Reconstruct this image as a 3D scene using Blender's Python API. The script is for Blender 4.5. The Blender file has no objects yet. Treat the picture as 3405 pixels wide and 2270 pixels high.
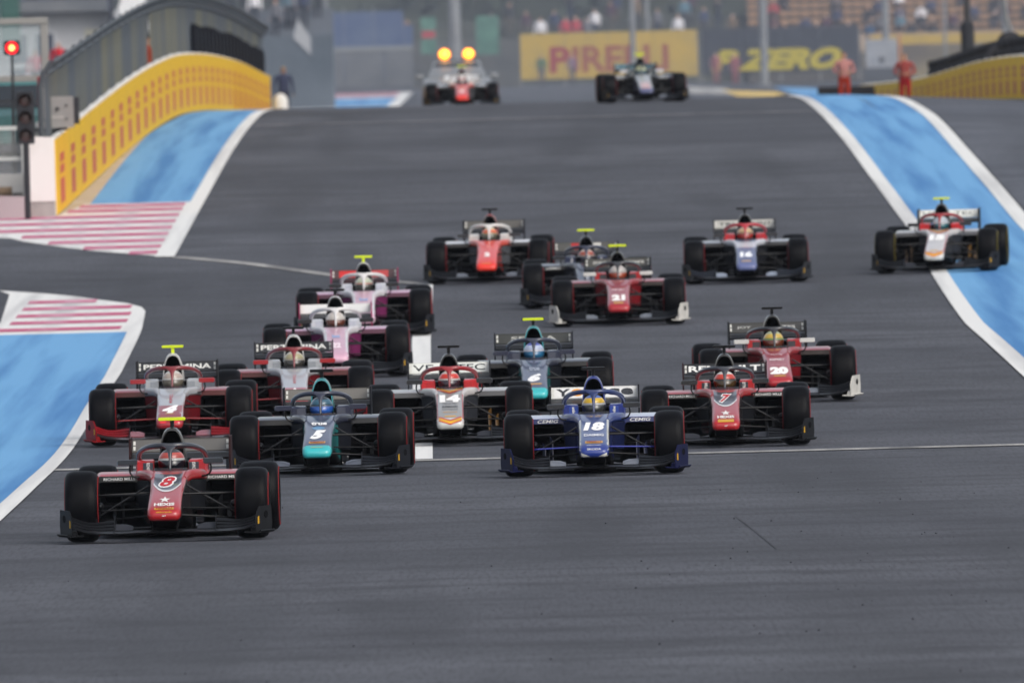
import bpy, bmesh, math, random
from mathutils import Vector, Matrix
from mathutils.bvhtree import BVHTree

R = math.radians
rnd = random.Random(7)
scn = bpy.context.scene
COL = scn.collection

# ------------------------------------------------------------------ camera
CAM_Z, PITCH, ROLL, FPX = 5.1, -0.014, math.atan(0.0262), 25050.0
cam_d = bpy.data.cameras.new('camera')
cam = bpy.data.objects.new('camera', cam_d); COL.objects.link(cam)
cam_d.sensor_width = 36.0
cam_d.lens = FPX / 1024 * 36.0
cam_d.clip_start = 1.0
cam_d.clip_end = 6000.0
cam.location = (0, 0, CAM_Z)
cam.matrix_world = (Matrix.Translation((0, 0, CAM_Z)) @ Matrix.Rotation(PITCH, 4, 'X')
                    @ Matrix.Rotation(ROLL, 4, 'Y') @ Matrix.Rotation(math.pi / 2, 4, 'X'))
cam_d.dof.use_dof = True
cam_d.dof.focus_distance = 250.0
cam_d.dof.aperture_fstop = 9.6
scn.camera = cam

# ------------------------------------------------------------------ light
SUN_EL, SUN_AZ = 42.0, 142.0
w = bpy.data.worlds.new('World'); scn.world = w; w.use_nodes = True
nt = w.node_tree; nt.nodes.clear()
sky = nt.nodes.new('ShaderNodeTexSky'); sky.sky_type = 'NISHITA'; sky.sun_disc = False
sky.sun_elevation = R(SUN_EL); sky.sun_rotation = R(SUN_AZ)
sky.air_density = 1.0; sky.dust_density = 4.0; sky.ozone_density = 1.0
hsv = nt.nodes.new('ShaderNodeHueSaturation'); hsv.inputs['Saturation'].default_value = 0.45
bg = nt.nodes.new('ShaderNodeBackground'); bg.inputs['Strength'].default_value = 0.15
wo = nt.nodes.new('ShaderNodeOutputWorld')
nt.links.new(sky.outputs[0], hsv.inputs['Color']); nt.links.new(hsv.outputs[0], bg.inputs[0]); nt.links.new(bg.outputs[0], wo.inputs[0])
sun_d = bpy.data.lights.new('sun', 'SUN'); sun_d.energy = 0.9; sun_d.angle = R(40); sun_d.color = (1.0, 0.97, 0.93)
sun = bpy.data.objects.new('sun', sun_d); COL.objects.link(sun); sun.location = (0, 0, 60)
# direction towards the sun (sky sun_rotation runs clockwise from +Y seen from above)
sdir = Vector((math.sin(R(SUN_AZ)) * math.cos(R(SUN_EL)), math.cos(R(SUN_AZ)) * math.cos(R(SUN_EL)), math.sin(R(SUN_EL))))
sun.rotation_euler = sdir.to_track_quat('Z', 'Y').to_euler()
scn.view_settings.view_transform = 'Standard'; scn.view_settings.look = 'None'
scn.view_settings.exposure = 0.25; scn.view_settings.gamma = 1.0; scn.view_settings.use_curve_mapping = False
try:
    scn.cycles.volume_bounces = 0; scn.cycles.max_bounces = 6; scn.cycles.transparent_max_bounces = 12
except Exception: pass

# ------------------------------------------------------------------ materials
MATS = {}
def mat(key, col=(.5, .5, .5), rough=.5, metal=0., spec=.5, coat=0., noise=None, emit=None, alpha=None, scale=(1, 1, 1)):
    """noise = (colour2, scale, contrast_lo, contrast_hi) mixes a second colour by a noise field"""
    if key in MATS: return MATS[key]
    m = bpy.data.materials.new(key); m.use_nodes = True
    t = m.node_tree; b = t.nodes['Principled BSDF']
    b.inputs['Base Color'].default_value = (*col, 1); b.inputs['Roughness'].default_value = rough
    b.inputs['Metallic'].default_value = metal; b.inputs['Specular IOR Level'].default_value = spec
    b.inputs['Coat Weight'].default_value = coat; b.inputs['Coat Roughness'].default_value = .04
    if noise:
        c2, sc, lo, hi = noise
        tc = t.nodes.new('ShaderNodeTexCoord'); mp = t.nodes.new('ShaderNodeMapping'); mp.inputs['Scale'].default_value = scale
        nz = t.nodes.new('ShaderNodeTexNoise'); nz.inputs['Scale'].default_value = sc; nz.inputs['Detail'].default_value = 5
        rp = t.nodes.new('ShaderNodeValToRGB'); rp.color_ramp.elements[0].position = lo; rp.color_ramp.elements[1].position = hi
        rp.color_ramp.elements[0].color = (*col, 1); rp.color_ramp.elements[1].color = (*c2, 1)
        t.links.new(tc.outputs['Object'], mp.inputs[0]); t.links.new(mp.outputs[0], nz.inputs['Vector'])
        t.links.new(nz.outputs['Fac'], rp.inputs[0]); t.links.new(rp.outputs[0], b.inputs['Base Color'])
    if emit:
        b.inputs['Emission Color'].default_value = (*emit[0], 1); b.inputs['Emission Strength'].default_value = emit[1]
    if alpha is not None: b.inputs['Alpha'].default_value = alpha
    MATS[key] = m
    return m
def hexc(h):
    f = lambda v: (v / 12.92 if v <= .04045 else ((v + .055) / 1.055) ** 2.4)
    return tuple(f(int(h[i:i + 2], 16) / 255) for i in (0, 2, 4))
def paint(h, rough=.32):
    """car body paint of an sRGB hex colour with a faint film of road dust"""
    c = hexc(h); d = tuple(.86 * v + .14 * q for v, q in zip(c, (.12, .11, .10)))
    return mat('paint_' + h, c, rough, spec=.5, coat=.6, noise=(d, 5.0, .35, .75))
def matt(h):
    return mat('matt_' + h, hexc(h), .55, spec=.09, noise=(tuple(v * .7 for v in hexc(h)), 6.0, .4, .75))
def flat(h, rough=.6):
    return mat('print_' + h, hexc(h), rough, spec=.3)

carbon = mat('carbon', (.003, .003, .004), .36, spec=.22, noise=((.006, .006, .007), 9, .3, .8))
carbon_matt = mat('carbon_matt', (.002, .002, .0026), .7, spec=.08)
black_void = mat('duct_black', (.002, .002, .003), .9, spec=.1)
rubber = mat('tyre_rubber', (.0014, .0016, .0024), .45, spec=.08, noise=((.0048, .0048, .006), 7, .35, .75))
rubber_old = mat('old_rubber', (.007, .007, .010), .7, spec=.3, noise=((.016, .016, .02), 3, .35, .7))
metal_dark = mat('metal_dark', (.07, .07, .075), .4, metal=.7)
metal_grey = mat('metal_grey', (.22, .23, .24), .55, metal=.2, noise=((.15, .155, .16), 2, .4, .7))
steel = mat('steel', (.45, .46, .48), .35, metal=.8)
red_mark = mat('tyre_red', (.26, .012, .012), .7, spec=.1)
yellow_mark = mat('tyre_yellow', (.22, .17, .015), .7, spec=.1)
glass_smoke = mat('windscreen', (.03, .03, .035), .08, spec=.6, alpha=.45)

# ------------------------------------------------------------------ object helpers
def fin(o, name, parent=None):
    o.name = name; COL.objects.link(o)
    if parent: o.parent = parent
    return o
def empty(name, loc=(0, 0, 0), rot=(0, 0, 0)):
    o = bpy.data.objects.new(name, None); COL.objects.link(o); o.location = loc; o.rotation_euler = rot
    o.empty_display_size = .2
    return o
def tag(o, label=None, cat=None, group=None, kind=None):
    if label: o['label'] = label
    if cat: o['category'] = cat
    if group: o['group'] = group
    if kind: o['kind'] = kind
    return o
def mk(name, mesh, mats, parent=None, loc=None, rot=None):
    o = bpy.data.objects.new(name, mesh); COL.objects.link(o)
    if not isinstance(mats, (list, tuple)): mats = [mats]
    for i, s in enumerate(o.material_slots):
        s.link = 'OBJECT'; s.material = mats[min(i, len(mats) - 1)]
    if parent: o.parent = parent
    if loc is not None: o.location = loc
    if rot is not None: o.rotation_euler = rot
    return o

class MB:
    def __init__(s): s.v = []; s.f = []; s.m = []
    def add(s, vs, fs, m=0):
        n = len(s.v); s.v += [tuple(p) for p in vs]; s.f += [tuple(i + n for i in f) for f in fs]; s.m += [m] * len(fs); return s
    def box(s, x0, x1, y0, y1, z0, z1, m=0):
        vs = [(x, y, z) for z in (z0, z1) for y in (y0, y1) for x in (x0, x1)]
        return s.add(vs, [(0, 2, 3, 1), (4, 5, 7, 6), (0, 1, 5, 4), (2, 6, 7, 3), (0, 4, 6, 2), (1, 3, 7, 5)], m)
    def loft(s, rings, m=0, cap=(True, True), mf=None, closed=True):
        n = len(rings[0]); vs = [p for r in rings for p in r]; fs = []; ms = []
        for i in range(len(rings) - 1):
            for j in range(n if closed else n - 1):
                k = (j + 1) % n
                fs.append((i * n + j, i * n + k, (i + 1) * n + k, (i + 1) * n + j))
        if cap[0]: fs.append(tuple(range(n)))
        if cap[1]: fs.append(tuple((len(rings) - 1) * n + j for j in range(n)))
        base = len(s.f); s.add(vs, fs, m)
        if mf:
            for q, f in enumerate(fs):
                c = [sum(vs[i][a] for i in f) / len(f) for a in range(3)]
                s.m[base + q] = mf(*c)
        return s
    def tube(s, path, r, n=8, m=0, flat=1.0):
        pts = [Vector(p) for p in path]; rs = r if isinstance(r, (list, tuple)) else [r] * len(pts)
        rings = []; up = Vector((0, 0, 1)); prev = None
        for i, p in enumerate(pts):
            t = (pts[min(i + 1, len(pts) - 1)] - pts[max(i - 1, 0)]).normalized()
            if prev is None:
                a = t.cross(up)
                if a.length < .05: a = t.cross(Vector((0, 1, 0)))
                a.normalize()
            else:
                a = (prev - t * prev.dot(t)).normalized()
            prev = a; b = t.cross(a)
            rings.append([p + a * math.cos(2 * math.pi * k / n) * rs[i] + b * math.sin(2 * math.pi * k / n) * rs[i] * flat for k in range(n)])
        return s.loft(rings, m)
    def revolve_x(s, prof, n=40, m=0, mfun=None, cx=0, cy=0, cz=0):
        """profile of (x, r) spun about the x axis"""
        rings = []
        for k in range(n):
            a = 2 * math.pi * k / n
            rings.append([(cx + x, cy + r * math.sin(a), cz + r * math.cos(a)) for x, r in prof])
        rings.append(rings[0])
        return s.loft(rings, m, cap=(False, False), mf=mfun, closed=False)
    def revolve_z(s, prof, n=16, m=0, c=(0, 0, 0), cap=True):
        rings = [[(c[0] + r * math.cos(2 * math.pi * k / n), c[1] + r * math.sin(2 * math.pi * k / n), c[2] + z) for k in range(n)] for r, z in prof]
        return s.loft(rings, m, cap=(cap, cap))
    def mesh(s, name, slots=1, smooth=35, mirror=False, bevel=0):
        me = bpy.data.meshes.new(name)
        v = [(-x, y, z) for x, y, z in s.v] if mirror else s.v
        me.from_pydata(v, [], s.f)
        for _ in range(slots): me.materials.append(None)
        me.polygons.foreach_set('material_index', s.m)
        bm = bmesh.new(); bm.from_mesh(me)
        bmesh.ops.remove_doubles(bm, verts=bm.verts, dist=1e-5)
        if bevel:
            es = [e for e in bm.edges if len(e.link_faces) == 2 and e.calc_face_angle(0) > .6]
            bmesh.ops.bevel(bm, geom=es, offset=bevel, segments=2, affect='EDGES', profile=.5, clamp_overlap=True)
        bmesh.ops.recalc_face_normals(bm, faces=bm.faces)
        bm.to_mesh(me); bm.free()
        if smooth:
            me.shade_smooth(); me.set_sharp_from_angle(angle=R(smooth))
        me.update()
        return me

CACHE = {}
def cached(key, fn):
    if key not in CACHE: CACHE[key] = fn()
    return CACHE[key]
def smoothpath(pts, n=6):
    """Catmull-Rom through the points"""
    P = [Vector(p) for p in pts]; P = [P[0] * 2 - P[1]] + P + [P[-1] * 2 - P[-2]]
    out = []
    for i in range(1, len(P) - 2):
        for k in range(n):
            t = k / n; a, b, c, d = P[i - 1:i + 3]
            out.append(.5 * ((2 * b) + (c - a) * t + (2 * a - 5 * b + 4 * c - d) * t * t + (3 * b - a - 3 * c + d) * t ** 3))
    out.append(P[-2]); return out
def rrect(x0, x1, z0, z1, r, y, n=4):
    r = min(r, (x1 - x0) / 2 - 1e-4, (z1 - z0) / 2 - 1e-4); out = []
    for cx, cz, a0 in ((x1 - r, z1 - r, 0), (x0 + r, z1 - r, 90), (x0 + r, z0 + r, 180), (x1 - r, z0 + r, 270)):
        for k in range(n + 1):
            a = R(a0 + 90 * k / n); out.append((cx + r * math.cos(a), y, cz + r * math.sin(a)))
    return out

# text as flat geometry in (u, v), centred, with the given cap height
def text_uv(s, h, shear=0., bold=0., width=None, rot=0):
    def make():
        if s == '★':
            vs = [(0, 0)] + [((1 if k % 2 == 0 else .42) * math.sin(math.pi * k / 5), (1 if k % 2 == 0 else .42) * math.cos(math.pi * k / 5)) for k in range(10)]
            return vs, [(0, 1 + (k + 1) % 10, 1 + k) for k in range(10)]
        cu = bpy.data.curves.new('txt', 'FONT'); cu.body = s; cu.size = 1; cu.shear = shear; cu.offset = bold; cu.resolution_u = 3
        cu.align_x = 'CENTER'; cu.fill_mode = 'FRONT'
        ob = bpy.data.objects.new('txt', cu); COL.objects.link(ob)
        bpy.context.view_layer.update()
        me = bpy.data.meshes.new_from_object(ob.evaluated_get(bpy.context.evaluated_depsgraph_get()))
        vs = [(v.co.x, v.co.y) for v in me.vertices]; fs = [tuple(p.vertices) for p in me.polygons]
        bpy.data.objects.remove(ob); bpy.data.curves.remove(cu); bpy.data.meshes.remove(me)
        return vs, fs
    vs, fs = cached(('txt', s, shear, bold), make)
    x0 = min(v[0] for v in vs); x1 = max(v[0] for v in vs); y0 = min(v[1] for v in vs); y1 = max(v[1] for v in vs)
    k = h / (y1 - y0); kx = k if width is None else width / (x1 - x0)
    uv = [((x - (x0 + x1) / 2) * kx, (y - (y0 + y1) / 2) * k) for x, y in vs]
    if rot:
        c, sn = math.cos(R(rot)), math.sin(R(rot)); uv = [(u * c - v * sn, u * sn + v * c) for u, v in uv]
    return uv, fs
def cells(cols, nz=3, n=12):
    """cols = function x -> (z0, z1) with range; gives a small quad grid in (x, z)"""
    x0, x1, fn = cols; vs = []; fs = []
    for i in range(n + 1):
        x = x0 + (x1 - x0) * i / n; a, b = fn(x)
        for k in range(nz + 1): vs.append((x, a + (b - a) * k / nz))
    for i in range(n):
        for k in range(nz):
            a = i * (nz + 1) + k; fs.append((a, a + nz + 1, a + nz + 2, a + 1))
    return vs, fs
def bvh_of(me):
    return BVHTree.FromPolygons([v.co.copy() for v in me.vertices], [tuple(p.vertices) for p in me.polygons])
def wrap(name, uv, fs, cx, cz, bvh, off=.003):
    """lay flat geometry on a body surface, seen from the front (-y)"""
    vs = []
    for u, v in uv:
        p = None
        for tr in (0, .004, -.004, .01, -.01, .02, -.02):
            h, nrm, idx, d = bvh.ray_cast(Vector(((cx + u) * (1 - abs(tr) * 2), -6, cz + v + tr)), Vector((0, 1, 0)))
            if h is not None:
                if nrm.y > 0: nrm = -nrm
                p = Vector((cx + u, h.y, cz + v)) + nrm * off; break
        if p is None: return None
        vs.append(p)
    me = bpy.data.meshes.new(name); me.from_pydata(vs, [], fs); me.materials.append(None)
    bm = bmesh.new(); bm.from_mesh(me)
    for f in bm.faces:
        f.normal_update()
        if f.normal.y > 0: f.normal_flip()
    bm.to_mesh(me); bm.free(); me.update()
    return me

# ------------------------------------------------------------------ terrain profile
PT = [(-200, 0.0), (100, 0.0), (185, 0.0), (234, .06), (264, -.03), (290, -.08), (310, .06), (335, .20), (357, .31), (385, .55), (412, .85), (457, 1.43),
      (500, 1.98), (530, 2.27), (550, 2.40), (565, 2.46), (590, 2.43), (651, 2.07), (705, 1.5), (750, 1.15), (870, .62), (1000, .55), (4000, .5)]
_m = [0.0] * len(PT)
for _i in range(1, len(PT) - 1):
    _h0 = PT[_i][0] - PT[_i - 1][0]; _h1 = PT[_i + 1][0] - PT[_i][0]
    _m[_i] = ((PT[_i][1] - PT[_i - 1][1]) / _h0 * _h1 + (PT[_i + 1][1] - PT[_i][1]) / _h1 * _h0) / (_h0 + _h1)
def prof(y):
    y = min(max(y, PT[0][0]), PT[-1][0] - 1e-3); i = 0
    while PT[i + 1][0] <= y: i += 1
    h = PT[i + 1][0] - PT[i][0]; t = (y - PT[i][0]) / h
    return (2 * t ** 3 - 3 * t * t + 1) * PT[i][1] + (t ** 3 - 2 * t * t + t) * h * _m[i] + (-2 * t ** 3 + 3 * t * t) * PT[i + 1][1] + (t ** 3 - t * t) * h * _m[i + 1]
def ground(x, y):
    d = 0
    if x > 8:
        t = min(max((y - 430) / 130, 0), 1); d = .055 * (min(x, 20) - 8) * t * t * (3 - 2 * t)
    return prof(y) - d

# ------------------------------------------------------------------ ground, paint
def asphalt(key, base, light):
    m = bpy.data.materials.new(key); m.use_nodes = True; t = m.node_tree; b = t.nodes['Principled BSDF']
    b.inputs['Roughness'].default_value = .82; b.inputs['Specular IOR Level'].default_value = .22
    tc = t.nodes.new('ShaderNodeTexCoord')
    def nz(sc, det, scale=(1, 1, 1)):
        mp = t.nodes.new('ShaderNodeMapping'); mp.inputs['Scale'].default_value = scale
        n = t.nodes.new('ShaderNodeTexNoise'); n.inputs['Scale'].default_value = sc; n.inputs['Detail'].default_value = det
        t.links.new(tc.outputs['Object'], mp.inputs[0]); t.links.new(mp.outputs[0], n.inputs['Vector']); return n.outputs['Fac']
    def mix(fac, a, b2, lo, hi):
        r = t.nodes.new('ShaderNodeMapRange'); r.inputs[1].default_value = lo; r.inputs[2].default_value = hi
        t.links.new(fac, r.inputs[0]); x = t.nodes.new('ShaderNodeMix'); x.data_type = 'RGBA'
        t.links.new(r.outputs[0], x.inputs[0])
        for s, v in ((6, a), (7, b2)):
            if isinstance(v, tuple): x.inputs[s].default_value = (*v, 1)
            else: t.links.new(v, x.inputs[s])
        return x.outputs[2]
    dark = tuple(v * .52 for v in base)
    c = mix(nz(.05, 4), base, light, .38, .64)                       # broad patches of paving
    c = mix(nz(1.0, 4, (.03, .11, 1)), c, dark, .46, .92)             # bands where the field brakes and turns
    c = mix(nz(1.0, 4, (.45, .012, 1)), c, dark, .50, .85)            # rubbered lanes along the track
    c2 = mix(nz(.5, 7), c, dark, .46, .80)                          # rubbered and dusty blotches
    c3 = mix(nz(.28, 5, (2.2, .12, 1)), c2, dark, .55, .85)          # rubber laid along the driving direction
    c3 = mix(nz(1.0, 3, (26, .8, 1)), c3, dark, .44, .95)             # fine grain drawn out by the rollers
    c4 = mix(nz(26, 3), c3, tuple(v * 1.5 for v in light), .56, .95)  # stone in the surface
    t.links.new(c4, b.inputs['Base Color'])
    bp = t.nodes.new('ShaderNodeBump'); bp.inputs['Strength'].default_value = .25; bp.inputs['Distance'].default_value = .004
    t.links.new(nz(60, 4), bp.inputs['Height']); t.links.new(bp.outputs[0], b.inputs['Normal'])
    return m
def road_paint(key, col, worn, lo=.5, hi=.78):
    m = mat(key, col, .7, spec=.25, noise=(worn, .9, lo, hi), scale=(2.4, .03, 1)); return m
tarmac = asphalt('asphalt', (.061, .0645, .078), (.094, .099, .116))
white_paint = road_paint('white_paint', (.72, .72, .70), (.46, .46, .46), .46, .72)
old_white = road_paint('worn_white_paint', (.42, .41, .39), (.14, .14, .14), .35, .7)
faint_white = road_paint('faint_white_paint', (.20, .20, .21), (.11, .11, .12), .35, .65)
blue_paint = road_paint('blue_paint', (.135, .345, .60), (.05, .19, .43), .42, .66)
pink_paint = road_paint('red_paint', (.48, .10, .19), (.60, .30, .39), .44, .74)
gravel = mat('dry_dirt', (.42, .34, .24), .9, spec=.1, noise=((.52, .46, .36), 1.2, .4, .7))
yellow_paint = road_paint('yellow_paint', (.62, .43, .10), (.5, .4, .2))
rubber_line = mat('skid_rubber', (.050, .053, .063), .8, spec=.2, noise=((.075, .078, .090), 1.5, .4, .7))

def sheet(name, ys, xs_of, off, m, parent=None, kind='structure'):
    vs = []; n = None
    for y in ys:
        xs = xs_of(y); n = len(xs); vs += [(x, y, ground(x, y) + off) for x in xs]
    fs = [(i * n + j, i * n + j + 1, (i + 1) * n + j + 1, (i + 1) * n + j) for i in range(len(ys) - 1) for j in range(n - 1)]
    me = bpy.data.meshes.new(name); me.from_pydata(vs, [], fs); me.materials.append(None); me.shade_smooth(); me.update()
    o = mk(name, me, m, parent)
    if kind: o['kind'] = kind
    return o
def frange(a, b, st):
    n = max(1, int(math.ceil((b - a) / st))); return [a + (b - a) * i / n for i in range(n + 1)]
def interp(tab):
    def f(y):
        if y <= tab[0][0]: return tab[0][1]
        for (a, p), (b, q) in zip(tab, tab[1:]):
            if y <= b: return p + (q - p) * (y - a) / (b - a)
        return tab[-1][1]
    return f
def strip(name, y0, y1, xl, xr, off, m, parent=None, kind='structure', n=3):
    l = interp(xl) if isinstance(xl, list) else (lambda y: xl); r = interp(xr) if isinstance(xr, list) else (lambda y: xr)
    return sheet(name, frange(y0, y1, 3 if y1 - y0 > 6 else 1), lambda y: [l(y) + (r(y) - l(y)) * k / n for k in range(n + 1)], off, m, parent, kind)
def ribbon(name, pts, width, off, m, parent=None, kind='structure'):
    P = smoothpath([(x, y, 0) for x, y in pts], 8); vs = []
    for i, p in enumerate(P):
        t = (P[min(i + 1, len(P) - 1)] - P[max(i - 1, 0)]).normalized(); nrm = Vector((t.y, -t.x, 0)) * width / 2
        for q in (p - nrm, p + nrm): vs.append((q.x, q.y, ground(q.x, q.y) + off))
    fs = [(2 * i, 2 * i + 1, 2 * i + 3, 2 * i + 2) for i in range(len(P) - 1)]
    me = bpy.data.meshes.new(name); me.from_pydata(vs, [], fs); me.materials.append(None); me.update()
    o = mk(name, me, m, parent)
    if kind: o['kind'] = kind
    return o

GX = [-600, -250, -90, -40, -20, -12, -8, -4, 0, 4, 8, 9, 10, 11, 12, 14, 16, 20, 40, 90, 250, 600]
sheet('ground', frange(-150, 150, 30) + frange(153, 720, 3) + frange(740, 1100, 20) + frange(1200, 3500, 100), lambda y: GX, 0, tarmac)

# left: upper painted run-off before the pit wall
W_BASE = [(440, -8.09), (446, -8.06), (486, -7.80), (528, -7.58), (560, -7.43), (705, -6.64)]
strip('gravel_strip', 446, 640, W_BASE, -7.55, .006, gravel)
ro = strip('run_off_paint', 412.5, 455.5, [(412.5, -5.60), (419, -7.07), (426.5, -8.23), (432, -8.8), (434, -14), (445.9, -14), (446, -8.06), (455, -7.7)], -5.6, .008, white_paint)
for y in (416.2, 420.6, 425.2, 430.0, 434.8, 439.8, 444.6, 449.4, 453.2):
    xl = interp([(412.5, -5.7), (419, -7.0), (426.5, -8.1), (432, -8.6), (433, -14), (445.9, -14), (446.5, -8.0), (455, -7.65)])(y - .6)
    strip('stripe', y - 1.2, y + 1.2, xl, -5.85, .013, pink_paint, ro, None)
strip('blue_run_off', 455.2, 640, [(455, -7.6), (529, -7.55), (555, -7.36), (640, -6.95)], -5.68, .008, blue_paint)
strip('track_edge_line', 412.5, 640, [(412.5, -5.85), (440, -5.78), (640, -5.70)], [(412.5, -5.52), (440, -5.52), (640, -5.46)], .017, white_paint)
# left: lower painted island between pit entry and track
ri = strip('run_off_paint', 360.3, 391.5, [(360, -9.5), (368, -9.5), (368.6, -7.52), (389, -7.78), (391.5, -8.0)], [(360, -5.33), (374.2, -5.46), (378.9, -5.62), (382.6, -6.21), (387.3, -6.89), (391.5, -7.99)], .008, white_paint)
for y, x1 in ((363.2, -5.66), (368.0, -5.64), (372.8, -5.66), (377.6, -5.72), (382.2, -6.32)):
    strip('stripe', y - 1.1, y + 1.1, -7.36 if y > 366 else -9.4, x1, .013, pink_paint, ri, None)
strip('blue_run_off', 120, 360.3, -12.0, [(120, -5.24), (255, -5.25), (300, -5.29), (330, -5.36), (360, -5.53)], .008, blue_paint)
strip('track_edge_line', 120, 374, [(120, -5.24), (255, -5.26), (301, -5.29), (330, -5.36), (364, -5.55), (374, -5.6)], [(120, -5.03), (245, -5.05), (269, -5.08), (301, -5.13), (331, -5.17), (361, -5.33), (374, -5.46)], .017, white_paint)
# right: blue run-off between two white lines
R1 = [(120, 6.75), (300, 6.55), (350, 6.47), (382, 6.60), (422, 6.80), (640, 6.80)]
R2 = [(120, 8.5), (422, 8.67), (452, 8.74), (489, 8.80), (530, 8.95), (640, 8.9)]
sh = lambda tab, d: [(a, b + d) for a, b in tab]
strip('blue_run_off', 120, 620, R1, R2, .008, blue_paint)
strip('track_edge_line', 120, 640, sh(R1, -.13), sh(R1, .13), .017, white_paint)
strip('track_edge_line', 120, 640, sh(R2, -.14), sh(R2, .14), .017, white_paint)
strip('run_off_asphalt', 120, 700, [(a, b + .2) for a, b in R2], 60, .004, asphalt('run_off_asphalt', (.088, .096, .118), (.125, .135, .160)), n=30)
# lines across and along the track
strip('start_line', 276.6, 277.6, -5.1, 6.5, .010, old_white, n=20)
strip('start_line', 538.0, 539.6, -5.4, 6.7, .010, faint_white, n=20)
strip('pit_lane_line', 277.8, 388, [(277, -1.12), (348, -1.39), (388, -1.46)], [(277, -.91), (348, -1.13), (388, -1.20)], .012, white_paint)
ribbon('pit_lane_line', [(-5.50, 412.3), (-4.17, 405.5), (-2.84, 396.3), (-1.9, 391.0), (-1.42, 388.5)], .26, .012, old_white)
# far end of the straight
strip('blue_run_off', 1010, 1105, -7.8, -4.8, .02, blue_paint)
rf = strip('run_off_paint', 1000, 1170, -9.6, -4.3, .012, white_paint)
for y in (1117, 1136, 1155): strip('stripe', y, y + 9, -9.2, -4.9, .03, pink_paint, rf, None)
strip('yellow_run_off', 1040, 1110, 9.6, 12.0, .02, yellow_paint)
strip('run_off_paint', 1060, 1150, 7.6, 10.0, .014, old_white)
strip('blue_run_off', 1000, 1180, 12.6, 16.4, .014, blue_paint)
# rubber on the road
for pts, wd in [([(2.08, 237.9), (2.18, 231.5), (2.31, 223.2)], .011)]:
    ribbon('skid_mark', pts, wd, .010, rubber_line)
mb = MB()
for _ in range(110):
    y = rnd.uniform(184, 262); x = rnd.uniform(-5, 7) if rnd.random() < .3 else rnd.gauss(2.6, 1.2); s = rnd.uniform(.004, .011); z = ground(x, y) + .01
    mb.add([(x - s, y, z), (x + s, y - s, z), (x + s * .6, y + s, z + s * .3), (x, y, z + s * 1.3)], [(0, 1, 3), (1, 2, 3), (2, 0, 3), (0, 2, 1)])
tag(mk('rubber_crumbs', mb.mesh('rubber_crumbs', 1, 0), rubber_old), 'small black crumbs of tyre rubber scattered over the foreground asphalt', 'tyre debris', kind='stuff')

# ------------------------------------------------------------------ advertising barriers
yellow_board = mat('yellow_board', (.76, .45, .018), .6, spec=.15, noise=((.68, .40, .02), .7, .4, .7))
shade_lift_board = mat('yellow_board_shade_lift', (.86, .54, .02), .6, spec=.15, noise=((.80, .50, .025), .7, .4, .7))  # same yellow boards, colour raised to make up for the right barrier's shade
print_red = mat('red_print', (.54, .085, .035), .6, noise=((.46, .08, .04), 3, .4, .7))
white_block = mat('white_block', (.68, .68, .66), .7, noise=((.52, .50, .47), 1.1, .45, .8))
grey_block = mat('grey_concrete', (.36, .35, .33), .85, noise=((.24, .23, .22), 2.2, .4, .7))
def barrier(name, label, base, y_first, y_last, step, side, height, thick, cat):
    """row of concrete blocks along base(y), each carrying a printed board on the track side"""
    y = y_first; root = None
    while y < y_last - .1:
        y2 = min(y + step, y_last)
        p = Vector((base(y), y, ground(base(y), y))); q = Vector((base(y2), y2, ground(base(y2), y2)))
        if root is None: root = tag(empty(name, p), label, cat)
        d = q - p; L = d.length; hz = -math.atan2(d.x, d.y); sl = math.atan2(d.z, math.hypot(d.x, d.y))
        L = round(L * 4) / 4 + .02
        h = height
        a, b = (-thick, 0) if side > 0 else (0, thick)
        blk = cached(('blk', L, h, thick, side), lambda: MB().loft([[(a, t, -.4), (b, t, -.4), (b - (.01 if side > 0 else .25), t, h + .03), (a + .01, t, h + .03)] for t in (0, L - .03)]).mesh('concrete_block', 1, 0, bevel=.015))
        x0, x1 = (.003, .035) if side > 0 else (-.035, -.003)
        pan = cached(('pan', L, h, side), lambda: MB().box(x0, x1, .02, L - .05, .03, h, 0).mesh('advert_panel', 1, 0))
        xp = (.0375 if side > 0 else -.0375)
        def pr():
            m = MB(); k = h / 1.35
            for z0, z1 in ((.90, 1.06), (.70, .85), (.17, .61)):
                yc = L * .5; m.add([(xp, yc - L * .18, z0 * k), (xp, yc + L * .18, z0 * k), (xp, yc + L * .18, z1 * k), (xp, yc - L * .18, z1 * k)], [(0, 1, 2, 3)])
            return m.mesh('panel_print', 1, 0)
        prt = cached(('prt', L, h, side), pr)
        rot = (sl, 0, hz); loc = p - root.location
        c = mk('concrete_block', blk, white_block, root, loc, rot)
        s = mk('advert_panel', pan, yellow_board if side > 0 else shade_lift_board, root, loc, rot)
        mk('panel_print', prt, print_red, s)
        y = y2
    return root
wallx = interp(W_BASE)
pw = barrier('pit_wall', 'long pit wall faced with yellow advertising boards on the left of the track', lambda y: wallx(y) + .0, 446, 705, 8.4, 1, 1.36, .12, 'pit wall')
# white wrapped end of the pit wall on its grey foot
gz = ground(-8.3, 446)
cov = MB().loft([[(-.52, y, .30), (.0, y, .30), (-.03, y, 1.0), (-.045, y, 1.40), (-.40, y, 1.42), (-.47, y, .9)] for y in (-.5, -.02)]).mesh('end_cover', 1, 30, bevel=.02)
mk('end_cover', cov, mat('white_wrap', (.74, .73, .70), .6, noise=((.62, .60, .56), 1.5, .45, .8)), pw, (0, 0, 0))
mk('end_foot', MB().box(-.50, .0, -.48, -.02, -.3, .297).mesh('end_foot', 1, 0, bevel=.02), grey_block, pw, (0, 0, 0))
RB = interp([(555, 13.3), (600, 12.4), (660, 12.15), (720, 11.7), (775, 11.0)])
barrier('track_barrier', 'yellow advertising barrier curving away on the right of the track', RB, 560, 775, 7.2, -1, 1.05, .4, 'barrier')

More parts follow.
